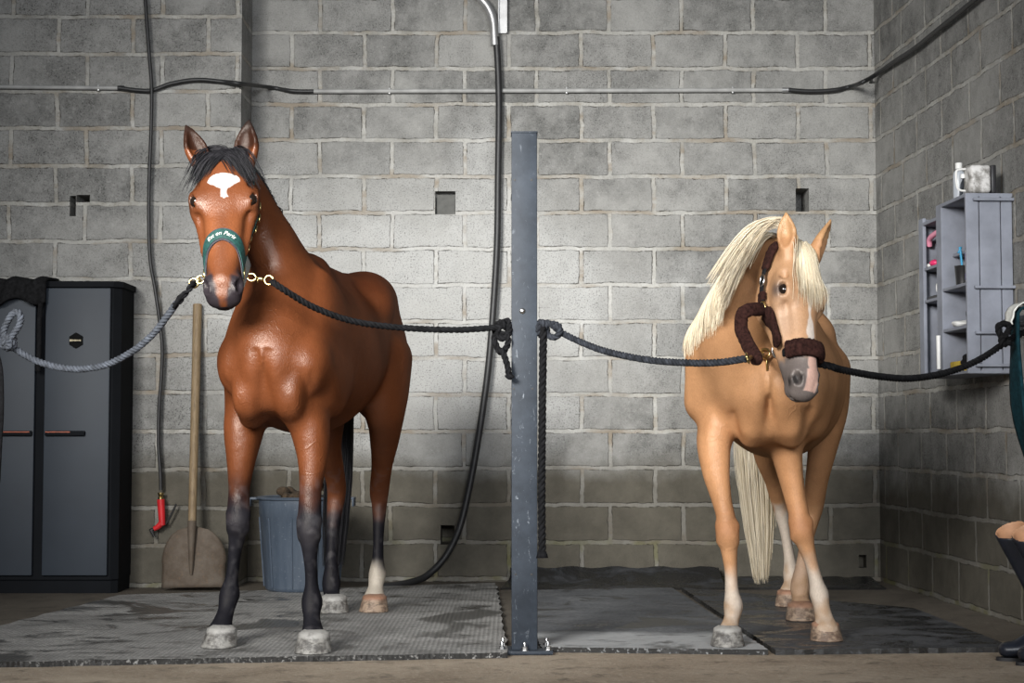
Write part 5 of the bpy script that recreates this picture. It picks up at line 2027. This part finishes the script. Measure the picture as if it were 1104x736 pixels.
def boot(toe, lean, label, rz=0.0, zs=1.0):
    t = Vector(toe)
    d = Vector((math.cos(rz), math.sin(rz), 0))       # from toe to heel
    s = Vector((-d.y, d.x, 0))
    r = empty('riding_boot', t + d * 0.14, label, 'boot', 'pair of tall riding boots')
    P3 = lambda a, l, z: np.array(t + d * a + s * l + Vector((0, 0, z)))
    Bq = Body(np.minimum(P3(-.04, -.1, 0), P3(.34, .1, 0)) - np.array((.18, .1, 0)), np.maximum(P3(-.04, -.1, .53), P3(.34, .1, .53)) + np.array((.05, .1, 0)), 0.0045)
    u = np.array(s)
    Bq.sweep([(P3(.040, 0, .038), .036, .026, u), (P3(.085, 0, .042), .045, .032, u), (P3(.14, 0, .060), .039, .044, u), (P3(.195, 0, .075), .036, .056, u), (P3(.245, 0, .062), .034, .042, u)], .02)
    top = P3(.225 - lean, 0, .462)
    an = P3(.215, 0, .11)
    mid = an * 0.55 + top * 0.45 + np.array(d) * 0.02
    Bq.sweep([(P3(.205, 0, .07), .038, .052, u), (an, .040, .052, u), (an * .75 + top * .25, .048, .056, u), (mid, .054, .060, u), (top, .058, .062, u)], .025)
    ax = (top - an) / np.linalg.norm(top - an)
    # cut the top off at a slant and hollow it
    fw = -np.array(d)
    nrm = ax * 0.9 + np.array((0, -1, 0)) * 0.34
    nrm /= np.linalg.norm(nrm)
    e1 = np.cross(nrm, np.array(s)); e1 /= np.linalg.norm(e1)
    e2 = np.cross(nrm, e1)
    Bq.ell(top + nrm * 0.098, (0.16, 0.16, 0.10), [e1, e2, nrm], 0.004, True)
    Bq.sweep([(top - ax * 0.09, .030, .034, u), (top - ax * 0.04, .047, .050, u), (top + ax * 0.02, .050, .054, u), (top + ax * 0.1, .052, .056, u)], .004, True)
    me_, V_ = Bq.mesh('shaft', 3)
    me_.materials.append(M['boot'])
    me_.materials.append(M['tan'])
    # faces of the hollow are lining
    for f in me_.polygons:
        c = np.array(f.center)
        q = c - (top - ax * 0.2)
        h = q @ ax
        if h > 0.02:
            rad = q - ax * h
            cen = (top - ax * 0.2) + ax * h
            if np.dot(np.array(f.normal), rad) < 0: f.material_index = 1
    M4 = Matrix.Translation(-r.location)
    me_.transform(M4)
    o = bpy.data.objects.new('upper', me_)
    COL.objects.link(o)
    o.parent = r
    mb = MB()
    outl = []
    for k in range(40):
        a = 2 * PI * k / 40
        x = 0.142 + 0.138 * math.cos(a)
        w = (0.042 if x < 0.15 else 0.034) * math.sin(a)
        outl.append(t + d * x + s * w)
    mb.prism([(p.x, p.y) for p in outl], 0.0, 0.012)
    mb.box(t + d * 0.235 + Vector((0, 0, 0.014)), (0.075, 0.066, 0.026), Matrix.Rotation(rz, 3, 'Z'), 0.006)
    mb.build('sole', M['blackp'], r, auto=40)
    mb = MB()
    q = Vector(top + np.array(d) * 0.040 - ax * 0.022)
    mb.ellipsoid(q + Vector((0.012, 0, 0.0)), (0.006, 0.006, 0.006), None, 12, 8)
    mb.build('press_stud', M['blackp'], r, smooth=True)
    return r


tb = G(1077, 717, 0.0)
boot((tb.x + 0.055, tb.y, 0.0), 0.165, 'tall dark leather riding boot with tan lining, the nearer of the pair', 0.10)
boot((tb.x + 0.022, tb.y + 0.125, 0.0), 0.155, 'tall dark leather riding boot standing behind its pair', 0.05)

# ------------------------------------------------------------------ halters, ropes, hair
def S(bvh, px, py, off=0.0):
    """surface point of a body seen at this pixel"""
    d = ray(px, py).normalized()
    loc, nrm, i, dist = bvh.ray_cast(Vector((0, 0, CAMH)), d)
    if loc is None: return None, None
    if nrm.dot(d) > 0: nrm = -nrm
    return loc + nrm * off, nrm


def surf(bvh, H, t, phi, off=0.004, dc=-0.09, rad=0.17):
    """point on the head around its long axis: phi 0 = front of the face, +90 = horse's left"""
    c = Vector(H.p(t, 0, dc))
    d = Vector(H.D * math.cos(phi) + H.S * math.sin(phi)).normalized()
    loc, nrm, i, dist = bvh.ray_cast(c + d * rad * H.s, -d)
    if loc is None: return c + d * 0.06, d
    if nrm.dot(d) < 0: nrm = d
    return loc + nrm * off, nrm.lerp(d, 0.35).normalized()


def smooth_path(P, it=2):
    for _ in range(it):
        Q = [p.copy() for p in P]
        for i in range(1, len(P) - 1):
            Q[i] = P[i] * 0.5 + (P[i - 1] + P[i + 1]) * 0.25
        P = Q
    return P


def band(name, pn, width, thick, mat, parent, puff=0.0, seed=1, sub=3, closed=False):
    """strap lying on a surface: pn = [(point, normal)], width across, puff > 0 gives a fleecy rounded section"""
    P = catmull([p for p, n in pn], sub)
    Nn = catmull([n for p, n in pn], sub)
    P = smooth_path(P, 1)
    rd = random.Random(seed)
    vs, fs = [], []
    k = 16 if puff else 8
    for i, p in enumerate(P):
        t = (P[min(i + 1, len(P) - 1)] - P[max(i - 1, 0)]).normalized()
        n = Nn[i].normalized()
        n = (n - t * n.dot(t)).normalized()
        w = t.cross(n)
        endf = 1.0
        if puff: endf = min(1.0, 0.55 + 0.45 * min(i, len(P) - 1 - i) / 2.0)
        for j in range(k):
            a = 2 * PI * (j + 0.5) / k
            ca, sa = math.cos(a), math.sin(a)
            ex = 0.45 if not puff else 0.8
            x = math.copysign(abs(ca) ** ex, ca) * width / 2
            y = math.copysign(abs(sa) ** ex, sa) * thick / 2
            r = 1 + (rd.uniform(-1, 1) * puff if puff else 0)
            vs.append(p + w * x * r * endf + n * (y * r * endf + thick * 0.35))
    m = len(P)
    for i in range(m - 1):
        for j in range(k):
            j2 = (j + 1) % k
            fs.append((i * k + j, i * k + j2, (i + 1) * k + j2, (i + 1) * k + j))
    fs.append(tuple(range(k - 1, -1, -1)))
    fs.append(tuple((m - 1) * k + j for j in range(k)))
    mb = MB()
    mb.add(vs, fs)
    return mb.build(name, mat, parent, auto=None if puff else 45, smooth=bool(puff)), P, Nn


def ring_obj(name, c, nrm, R_, r_, mat, parent, sq=1.0, upv=None):
    n = Vector(nrm).normalized()
    u = n.orthogonal().normalized() if upv is None else (Vector(upv) - n * Vector(upv).dot(n)).normalized()
    w = n.cross(u)
    pts = [Vector(c) + u * (R_ * math.cos(a)) + w * (R_ * sq * math.sin(a)) for a in [2 * PI * i / 28 for i in range(29)]]
    mb = MB()
    mb.tube(pts, r_, 8)
    return mb.build(name, mat, parent, smooth=True)


def snap(parent, a, b, mat):
    """a bolt snap between points a (hook) and b (swivel eye)"""
    a, b = Vector(a), Vector(b)
    d = (b - a)
    L = d.length
    d.normalize()
    u = d.orthogonal().normalized()
    u = Vector((0, -1, 0)) - d * Vector((0, -1, 0)).dot(d)
    u.normalize()
    w = d.cross(u)
    mb = MB()
    pts = []
    for i in range(15):
        q = PI * 1.75 * i / 14 + PI * 0.1
        pts.append(a + d * (0.016 - 0.016 * math.cos(q)) + w * (0.013 * math.sin(q)))
    mb.tube(pts, 0.0042, 8)
    mb.tube([a + d * 0.030, a + d * 0.045, b - d * 0.028, b - d * 0.018], [0.0045, 0.0075, 0.0075, 0.005], 10)
    e = [b + d * (0.016 * math.cos(q)) + w * (0.016 * math.sin(q)) for q in [2 * PI * i / 20 for i in range(21)]]
    mb.tube(e, 0.0042, 8)
    mb.tube([(a + b) / 2, (a + b) / 2 + w * 0.014], 0.003, 6)
    return mb.build('snap_hook', mat, parent, smooth=True)


# --- green halter on the brown horse
hgB = empty('halter', Vector(bH.p(0.4, 0, -0.09)), 'dark green webbing halter with brass fittings on the brown horse', 'halter')
NB_T = lambda phi: 0.345 + 0.105 * (1 - math.cos(min(abs(phi), PI / 2 + 0.25)))
phis = [R(a) for a in range(-105, 106, 10)]
pn = [surf(bvhB, HB, NB_T(p), p, 0.004) for p in phis]
nb_, nbP, nbN = band('noseband', pn, 0.040, 0.007, M['halter'], hgB, sub=4)
pn2 = [(p - n * 0.001, n) for p, n in pn]
band('noseband_padding', [(p - n * 0.003, n) for p, n in pn], 0.052, 0.006, M['halter_edge'], hgB, sub=4)
# lettering on the noseband (small pale script, barely legible)
fc = bpy.data.curves.new('letters', 'FONT')
fc.body = 'Est en Paris'
fc.size = 0.022
fc.shear = 0.25
fc.extrude = 0.0004
fc.align_x = 'CENTER'
fo = bpy.data.objects.new('letters', fc)
COL.objects.link(fo)
bpy.context.view_layer.update()
dg_ = bpy.context.evaluated_depsgraph_get()
tm = bpy.data.meshes.new_from_object(fo.evaluated_get(dg_))
bpy.data.objects.remove(fo)
cum = [0.0]
for i in range(1, len(nbP)): cum.append(cum[-1] + (nbP[i] - nbP[i - 1]).length)
mid = len(nbP) // 2
s0 = cum[mid]
for v in tm.vertices:
    sarc = s0 + v.co.x - 0.004
    i = max(0, min(len(cum) - 2, next((j for j in range(len(cum) - 1) if cum[j + 1] >= sarc), len(cum) - 2)))
    f = (sarc - cum[i]) / (cum[i + 1] - cum[i])
    p = nbP[i].lerp(nbP[i + 1], f)
    n = nbN[i].lerp(nbN[i + 1], f).normalized()
    t = (nbP[i + 1] - nbP[i]).normalized()
    n = (n - t * n.dot(t)).normalized()
    w = n.cross(t)
    v.co = p + w * (v.co.y - 0.006) + n * (0.0070 + v.co.z)
lt = link_mesh('lettering', tm, M['white'], hgB, True)
lt['label'] = 'small white lettering on the noseband'
for sg in (-1, 1):
    # cheek strap up to the poll, jaw strap under the chin
    q = [surf(bvhB, HB, t, sg * R(a), 0.004) for t, a in ((0.44, 103), (0.38, 108), (0.32, 110), (0.26, 110), (0.20, 108), (0.14, 106), (0.085, 100), (0.045, 80))]
    band('cheek_strap', q, 0.026, 0.006, M['halter'], hgB, sub=3)
    rp, rn = surf(bvhB, HB, 0.455, sg * R(100), 0.010)
    ring_obj('brass_ring', rp, rn, 0.022, 0.0042, M['brass'], hgB, 0.8, Vector(HB.T))
    q2 = [surf(bvhB, HB, t, sg * R(a), 0.004) for t, a in ((0.45, 104), (0.455, 125), (0.46, 150), (0.46, 178))]
    band('chin_strap', q2, 0.026, 0.006, M['black_fabric'], hgB, sub=3)
# brass buckle chain on the near cheek strap (photo right)
for i, (t, a) in enumerate(((0.17, 107), (0.215, 108), (0.26, 110), (0.30, 110), (0.34, 109))):
    p, n = surf(bvhB, HB, t, R(a), 0.013)
    ring_obj('buckle', p, n, 0.014, 0.0032, M['brass'], hgB, 0.55, Vector(HB.T))

# --- rope from the brown horse's halter to the post
rB, _n = surf(bvhB, HB, 0.455, R(100), 0.012)
eyeB = W(290, 302, rB.y - 0.02)
snap(hgB, rB + Vector((0.012, -0.01, -0.012)), eyeB, M['brass'])
hgB.children[-1].name = 'snap_hook'


def rope(name, label, paths, mat, r, strands=3, pitch=0.06, extra=None):
    mb = MB()
    for pth in paths:
        rope_mb(mb, pth, r, strands, pitch)
    o = mb.build(name, mat, None, smooth=True)
    return tag(o, label, 'rope')


pf = PY - 0.05
kL = W(541, 356, PY)       # knot beside the post, left
kY = PY - 0.03


def knot(c, s, seed):
    rd = random.Random(seed)
    pts = []
    for i in range(26):
        a = i / 26 * 2 * PI * 2
        pts.append(Vector(c) + Vector((math.cos(a) * s * (1 + 0.4 * math.sin(1.5 * a)), math.sin(a * 1.5) * s * 0.9, math.sin(a) * s * (1.1 + 0.3 * math.cos(1.5 * a)))))
    return pts


ropeB = rope('lead_rope', 'black lead rope from the brown horse to the steel post with a dangling loop knot', [
    [eyeB + Vector((0.01, 0, -0.004)), W(300, 308, 5.84), W(312, 316, 5.86), W(340, 332, 5.92), W(380, 346, 6.0), W(430, 353, 6.08), W(490, 355.5, 6.13), W(535, 353, 6.16), W(541, 352, 6.17)],
    knot(W(541, 355, kY), 0.020, 1),
    [W(541, 348, kY), W(548, 346, kY), W(549, 358, kY - 0.02), W(543, 365, kY - 0.03), W(536, 362, kY - 0.02)],
    [W(546, 360, kY - 0.03), W(548, 368, kY - 0.03), W(545, 376, kY - 0.03), W(540, 380, kY - 0.03), W(535, 372, kY - 0.03), W(533, 364, kY - 0.02), W(537, 359, kY - 0.02)],
    [W(537, 378, kY - 0.03), W(541, 378, kY - 0.05), W(544, 384, kY - 0.05), W(547, 394, kY - 0.055), W(549, 405, kY - 0.06)],
    [W(546, 404, kY - 0.06), W(550, 406, kY - 0.065), W(552, 405.5, kY - 0.06)],
    [W(546, 352, kY), W(549, 352, kY + 0.05), W(560, 352, PY + 0.065), W(572, 352, PY + 0.065), W(581, 352, kY + 0.04)],
], M['rope_black'], 0.0118)

# gold collar bands on the rope near the snap
for (x, y) in ((303, 309.5), (309, 313.5)):
    pass

# --- rope from the post to the palomino (with the long hanging tail)
snP = W(803, 386, 5.50)
ropeP = rope('lead_rope', 'black braided rope from the steel post to the golden horse, with a long hanging tail', [
    [W(580, 349, kY), W(590, 348, kY - 0.01), W(598, 352, kY - 0.02), W(603, 357, kY - 0.02), W(625, 368, 6.1), W(655, 379, 5.98), W(700, 388, 5.82), W(745, 391, 5.66), W(775, 390.5, 5.56), W(797, 387.5, 5.50), W(805, 386.5, 5.49)],
    knot(W(584, 354, kY), 0.018, 3),
    [W(598, 350, kY - 0.04), W(604, 355, kY - 0.05), W(601, 362, kY - 0.04), W(594, 363, kY - 0.02), W(588, 357, kY), W(590, 350, kY + 0.02), W(597, 349, kY + 0.02), W(603, 352, kY + 0.0), W(603, 359, kY)],
], M['rope_dark'], 0.0125, 3, 0.05)
tail_pts = [W(583, 350, kY), W(585.5, 358, kY - 0.02), W(585.5, 380, kY - 0.02), W(585, 420, kY - 0.02), W(584.5, 470, kY - 0.015), W(584, 520, kY - 0.01), W(584, 560, kY - 0.01), W(584.5, 598, kY - 0.01)]
mb = MB()
rope_mb(mb, tail_pts, 0.0145, 3, 0.07)
mb.tube([W(584.5, 594, kY - 0.01), W(584.5, 601, kY - 0.01)], [0.016, 0.024], 10)
tl = mb.build('rope_tail', M['rope_black'], None, smooth=True)
tl.parent = ropeP
tl.location = tl.location - ropeP.location

# --- rope from the brown horse to the left
rL, _n = surf(bvhB, HB, 0.455, -R(100), 0.012)
eyeL = W(209, 305, rL.y - 0.01)
snap(hgB, rL + Vector((-0.002, -0.01, -0.01)), eyeL, M['brass'])
ropeL = rope('lead_rope', 'blue-grey braided rope sagging from the brown horse to the left edge', [
    [W(190, 327, 5.76), W(180, 341, 5.78), W(165, 360, 5.81), W(145, 377, 5.85), W(120, 391, 5.89), W(98, 396.5, 5.92), W(78, 397.5, 5.95), W(55, 394, 5.97), W(35, 387, 5.98), W(18, 377, 5.98), W(6, 369, 5.98), W(-12, 360, 5.98)],
    [W(8, 371, 5.96), W(4, 358, 5.95), W(10, 343, 5.94), W(17, 336, 5.94), W(22, 340, 5.94), W(21, 350, 5.94), W(13, 362, 5.94), W(8, 370, 5.94), W(2, 374, 5.95)],
    knot(W(9, 369, 5.95), 0.016, 7),
], M['rope_grey'], 0.0125, 3, 0.045)
mb = MB()
rope_mb(mb, [eyeL, W(206, 309, 5.745), W(199, 317, 5.75), W(194, 324, 5.755), W(188, 329, 5.76)], 0.011, 2, 0.06)
mb.tube([W(201, 314, 5.75), W(194, 321, 5.752), W(188, 332, 5.76)], [0.010, 0.018, 0.013], 10, True, 0.6)
fl = mb.build('flat_strap', M['rope_black'], None, smooth=True)
fl['label'] = 'black twisted strap end of the rope'
fl.parent = ropeL
fl.location = fl.location - ropeL.location
tube_obj('thin_rope', [W(-4, 378, 5.97), W(1, 400, 5.97), W(2, 440, 5.97), W(0, 480, 5.97), W(-2, 520, 5.97)], 0.008, M['rope_black'], 'thin black rope hanging down at the left edge of the photo', 'rope', 8)

# --- fleece halter on the palomino
M['fleece'] = simple('brown_fleece', (0.050, 0.020, 0.016), 0.95, 0, 0.35, 90, 0.9, 0.01)
hgP = empty('halter', Vector(pH.p(0.4, 0, -0.09)), 'brown fleece-lined halter with metal rings on the golden horse', 'halter')
tnb = 0.415
pn = [surf(bvhP, HP, tnb + 0.006 * math.cos(R(a)), R(a), 0.004) for a in range(-78, 91, 12)]
band('noseband_fleece', pn, 0.062, 0.028, M['fleece'], hgP, 0.07, 2, 5)
band('noseband', [surf(bvhP, HP, tnb, R(a), 0.002) for a in range(-110, 111, 12)], 0.026, 0.008, M['black_fabric'], hgP, sub=3)


def pix_band(name, pix, width, thick, mat, puff, seed, off=0.006, parent=None):
    out = []
    last = None
    for (x, y) in pix:
        p, n = S(bvhP, x, y, off)
        if p is None or (last is not None and abs(p.y - last[0].y) > 0.10):
            Yr = last[0].y if last is not None else pP.y
            g = W(x, y, Yr)
            p, n, _a, _b = bvhP.find_nearest(g)
            p = g if (g - p).length < 0.06 else p + n * off
            n = Vector((0, -1, 0))
        out.append((p, n))
        last = (p, n)
    out = [(p, (n + Vector((-0.1, -0.6, 0))).normalized()) for p, n in out]
    return band(name, out, width, thick, mat, parent or hgP, puff, seed, 5)


def SN(x, y, off):
    p, n = S(bvhP, x, y, off)
    if p is None:
        p = W(x, y, pP.y - 0.05)
        n = Vector((0, -1, 0))
    return p, n


def hband(name, tp, width, thick, mat, puff, seed, off=0.006):
    return band(name, [surf(bvhP, HP, t, R(a), off, -0.09, 0.20) for t, a in tp], width, thick, mat, hgP, puff, seed, 5)


hband('cheek_fleece', [(0.235, -121), (0.27, -117), (0.31, -111), (0.35, -103), (0.385, -96)], 0.072, 0.026, M['fleece'], 0.07, 5)
jn = Vector((-0.35, -0.93, 0.0))
jr = surf(bvhP, HP, 0.232, R(-126), 0.012, -0.09, 0.20)[0]
band('jaw_fleece', [(jr, jn)] + [(W(x, y, Y), jn) for x, y, Y in ((806, 335, 5.72), (800, 342, 5.73), (800, 355, 5.73), (806, 369, 5.70), (814, 383, 5.65), (821, 392, 5.60))], 0.048, 0.028, M['fleece'], hgP, 0.07, 6, 5)
hband('crown_fleece', [(-0.015, -88), (0.015, -104), (0.05, -114), (0.085, -118)], 0.050, 0.022, M['fleece'], 0.06, 7)
hband('lower_crown_fleece', [(0.165, -121), (0.185, -122), (0.205, -122)], 0.046, 0.022, M['fleece'], 0.06, 8)
hband('buckle_strap', [(0.075, -117), (0.11, -120), (0.15, -121), (0.19, -122), (0.215, -122)], 0.028, 0.008, M['black_fabric'], 0.0, 9, 0.014)
p, n = surf(bvhP, HP, 0.125, R(-119), 0.020, -0.09, 0.20)
ring_obj('buckle', p, n, 0.022, 0.0035, M['chrome'], hgP, 0.72, Vector(HP.T))
p, n = surf(bvhP, HP, 0.225, R(-122), 0.018, -0.09, 0.20)
ring_obj('cheek_ring', p, n, 0.020, 0.0042, M['brass'], hgP, 0.8, Vector(HP.T))
sq, sn_ = SN(834, 379, 0.022)
ring_obj('square_ring', sq, Vector((0, -1, 0)), 0.024, 0.0045, M['chrome'], hgP, 0.7, Vector((0, 0, 1)))
ring_obj('brass_ring', W(824, 381, sq.y - 0.015), Vector((0.1, -1, 0)), 0.021, 0.0042, M['brass'], hgP, 0.8, Vector((1, 0, 0.3)))
snap(hgP, W(823, 382, sq.y - 0.02), W(806, 386, 5.49), M['brass'])
# thicker throat part hanging under the jaw, with brass bar
c = W(818, 391, sq.y + 0.03)
mb = MB()
mb.ellipsoid(c + Vector((0, 0, -0.01)), (0.028, 0.025, 0.030))
mb.build('chin_fleece', M['fleece'], hgP, smooth=True)
mb = MB()
mb.tube([c + Vector((0.024, -0.03, 0.03)), c + Vector((0.026, -0.03, -0.03))], 0.004, 8)
mb.build('brass_bar', M['brass'], hgP, smooth=True)

rR, nR = surf(bvhP, HP, 0.425, R(92), 0.012)
ring_obj('brass_ring', rR, Vector((0.5, -0.85, 0)), 0.020, 0.0042, M['brass'], hgP, 0.8, Vector((1, 0, -0.4)))
e2 = W(896, 395, rR.y)
rend = RW(1083, 368, 0.12)
Ys = lambda f: rR.y + (6.62 - rR.y) * f
ropeR = rope('lead_rope', 'black rope from the golden horse to the right wall below the shelf', [
    [rR + Vector((0.006, -0.01, -0.005)), e2, W(905, 398, Ys(.06)), W(925, 402, Ys(.16)), W(950, 406, Ys(.3)), W(978, 408, Ys(.45)), W(1005, 405, Ys(.6)), W(1032, 398, Ys(.75)), W(1055, 388, Ys(.87)), W(1074, 376, Ys(.96)), W(1085, 368, 6.60), W(1100, 360, 6.62), W(1118, 352, 6.64)],
    [W(1084, 369, 6.55), W(1079, 362, 6.55), W(1076, 353, 6.55), W(1081, 349, 6.55), W(1088, 351, 6.56), W(1086, 359, 6.54), W(1080, 365, 6.53), W(1081, 371, 6.54), W(1089, 369, 6.55)],
], M['rope_black'], 0.013, 3, 0.06)
mb = MB()
mb.tube([Vector((W(1118, 352, 6.64).x, 6.64, W(1118, 352, 6.64).z)), Vector((2.172, 6.66, W(1118, 352, 6.64).z))], 0.008, 10)
tag(mb.build('wall_hook', M['chrome'], None, auto=40), 'metal tie hook in the right wall holding the rope end', 'hook')

# ------------------------------------------------------------------ hair
M['hair_black'] = hair_material('black_hair', (0.004, 0.004, 0.005), (0.022, 0.021, 0.024), 0.5, 0.2)
M['hair_cream'] = hair_material('cream_hair', (0.44, 0.34, 0.21), (0.80, 0.72, 0.56), 0.5)
M['hair_tail'] = hair_material('cream_tail_hair', (0.36, 0.28, 0.17), (0.74, 0.66, 0.52), 0.55)


def strand(bvh, p0, d0, L, off, rnd, steps=11, grav=0.28, drift=Vector((0, 0, 0)), jit=0.04):
    pts = [p0.copy()]
    d = d0.normalized()
    st_ = L / steps
    p = p0.copy()
    for i in range(steps):
        d = (d + Vector((0, 0, -1)) * grav + drift + Vector((rnd.uniform(-1, 1), rnd.uniform(-1, 1), rnd.uniform(-1, 1))) * jit).normalized()
        p = p + d * st_
        p = push_out(bvh, p, off)
        pts.append(p.copy())
    return pts


rnd = random.Random(11)
# bay forelock
st = []
for i in range(1300):
    l = rnd.gauss(0, 0.026)
    l = max(-0.065, min(0.065, l))
    t = rnd.uniform(-0.03, 0.025)
    c = Vector(HB.p(t, l * 1.1, 0.10))
    loc, nrm, _i, _d = bvhB.ray_cast(c, -Vector(HB.D))
    if loc is None: continue
    side = -1 if (l + rnd.gauss(0, 0.02)) < -0.002 else 1
    dirn = Vector(HB.D) * 0.5 + Vector(HB.S) * (side * rnd.uniform(0.2, 0.8)) + Vector((0, 0, 0.10))
    Ls = rnd.uniform(0.04, 0.14) + (0.05 if rnd.random() < 0.15 else 0)
    st.append(strand(bvhB, loc, dirn, Ls, rnd.uniform(0.001, 0.010), rnd, 10, 0.5, Vector(HB.S) * side * 0.20, 0.06))
hair_mesh('forelock', st, M['hair_black'], rootB, 0.0015, 3, 2)
# bay mane: short, on the horse's right side with a dark crest line
st = []
wth = bL(-0.30, 0, 0)
for i in range(2200):
    f = rnd.random()
    a = Vector(HB.p(-0.03, 0, -0.06))
    x = a.x + (wth.x - a.x) * f
    y = a.y + (wth.y - a.y) * f
    loc, nrm, _i, _d = bvhB.ray_cast(Vector((x + rnd.gauss(0, 0.008) + 0.012 * math.sin(f * PI), y, 2.4)), Vector((0, 0, -1)))
    if loc is None: continue
    st.append(strand(bvhB, loc, Vector((-0.45 + rnd.gauss(0, 0.1), 0, 0.55)), rnd.uniform(0.09, 0.16), rnd.uniform(0.003, 0.015), rnd, 7, 0.35, Vector((-0.06, 0, 0))))
hair_mesh('mane', st, M['hair_black'], rootB, 0.0019, 3, 3)
# bay tail
st = []
dock = bL(-1.42, 0, 1.30)
for i in range(1300):
    a = rnd.uniform(0, 2 * PI)
    r = math.sqrt(rnd.random())
    p = dock + Vector((math.cos(a) * 0.03 * r, math.sin(a) * 0.03 * r + 0.02, rnd.uniform(-0.08, 0.03)))
    tx = W(359, 560, 7.82)
    e = Vector((tx.x + math.cos(a) * 0.052 * r, 7.84 + math.sin(a) * 0.05 * r, rnd.uniform(0.18, 0.42)))
    m = Vector((dock.x * 0.35 + tx.x * 0.65 + math.cos(a) * 0.050 * r, 7.84 + math.sin(a) * 0.05 * r, 1.0))
    st.append(catmull([p, p + Vector((math.cos(a) * 0.02, 0.07, -0.06)), m, (m + e) / 2 + Vector((math.cos(a) * 0.012 * r, 0, 0)), e], 3))
hair_mesh('tail', st, M['hair_black'], rootB, 0.0024, 3, 4)
mb = MB()
mb.tube(catmull([dock + Vector((0, -0.06, 0.05)), dock + Vector((0, 0.02, 0.0)), dock + Vector((-0.01, 0.06, -0.12)), dock + Vector((-0.03, 0.08, -0.25))], 5), [0.034] * 8 + [0.026] * 4 + [0.018] * 4, 10)
mb.build('dock', M['hair_black'], rootB, smooth=True)

# palomino mane: long, combed over to the horse's right
guide = [(838, 240, 5.86), (826, 238, 5.91), (812, 240, 5.98), (797, 250, 6.06), (784, 266, 6.14), (773, 286, 6.24), (764, 306, 6.34), (757, 328, 6.44)]
gp = catmull([W(x, y, Y) for x, y, Y in guide], 6)
st = []
for i in range(4300):
    f = rnd.random() ** 0.95 * (len(gp) - 1.001)
    k_ = int(f)
    g_ = gp[k_].lerp(gp[k_ + 1], f - k_)
    g_ = g_ + Vector((rnd.gauss(0, 0.010), rnd.gauss(0, 0.014), rnd.gauss(0, 0.008)))
    loc, nrm, _i, _d = bvhP.find_nearest(g_)
    q = f / len(gp)
    tg = (gp[min(k_ + 3, len(gp) - 1)] - gp[max(0, k_ - 1)]).normalized()
    tg.y = 0.0
    dirn = nrm * 0.25 + tg * 0.6 + Vector((0.05, -0.30, 0.0))
    Ls = rnd.uniform(0.12, 0.31) * (1.25 - 0.45 * q)
    st.append(strand(bvhP, loc, dirn, Ls, rnd.uniform(0.001, 0.010), rnd, 14, 0.34, tg * (0.30 * (1 - 0.6 * q)) + Vector((0.0, -0.04, 0)), 0.04))
hair_mesh('mane', st, M['hair_cream'], rootP, 0.0015, 3, 5)
# palomino forelock
st = []
for i in range(800):
    l = rnd.gauss(-0.006, 0.018)
    t = rnd.uniform(-0.03, 0.03)
    loc, nrm, _i, _d = bvhP.ray_cast(Vector(HP.p(t, l, 0.12)), -Vector(HP.D))
    if loc is None: continue
    dirn = Vector(HP.D) * 0.45 + Vector(HP.T) * 0.7 + Vector(HP.S) * (l * 4 + rnd.gauss(0, 0.10))
    st.append(strand(bvhP, loc, dirn, rnd.uniform(0.12, 0.24), rnd.uniform(0.001, 0.010), rnd, 12, 0.5, Vector(HP.S) * (l * 0.7 - 0.035), 0.04))
hair_mesh('forelock', st, M['hair_cream'], rootP, 0.0014, 3, 6)
# palomino tail
st = []
dockp = pL(-1.43, 0, 1.27)
tc_ = W(808, 560, 7.86)
for i in range(1500):
    a = rnd.uniform(0, 2 * PI)
    r = math.sqrt(rnd.random())
    ca, sa = math.cos(a), math.sin(a)
    p = dockp + Vector((ca * 0.03 * r, sa * 0.03 * r + 0.02, rnd.uniform(-0.08, 0.02)))
    m = Vector((tc_.x + 0.02 + ca * 0.085 * r, 7.87 + sa * 0.06 * r, 0.82))
    zz = rnd.uniform(0.10, 0.50) if rnd.random() < 0.6 else rnd.uniform(0.12, 0.25)
    nar = 0.35 + 0.65 * min(1, (zz - 0.08) / 0.35)
    e = Vector((tc_.x + 0.055 + ca * 0.085 * r * nar, 7.88 + sa * 0.05 * r, zz))
    m0 = Vector((tc_.x * 0.6 + dockp.x * 0.4 + ca * 0.06 * r, 7.85 + sa * 0.05 * r, 1.06))
    st.append(catmull([p, p + Vector((ca * 0.02, 0.06, -0.04)), m0, m, (m + e) / 2 + Vector((ca * 0.01, 0, 0)) + Vector((rnd.gauss(0, .006), 0, 0)), e], 3))
hair_mesh('tail', st, M['hair_tail'], rootP, 0.0023, 3, 7)
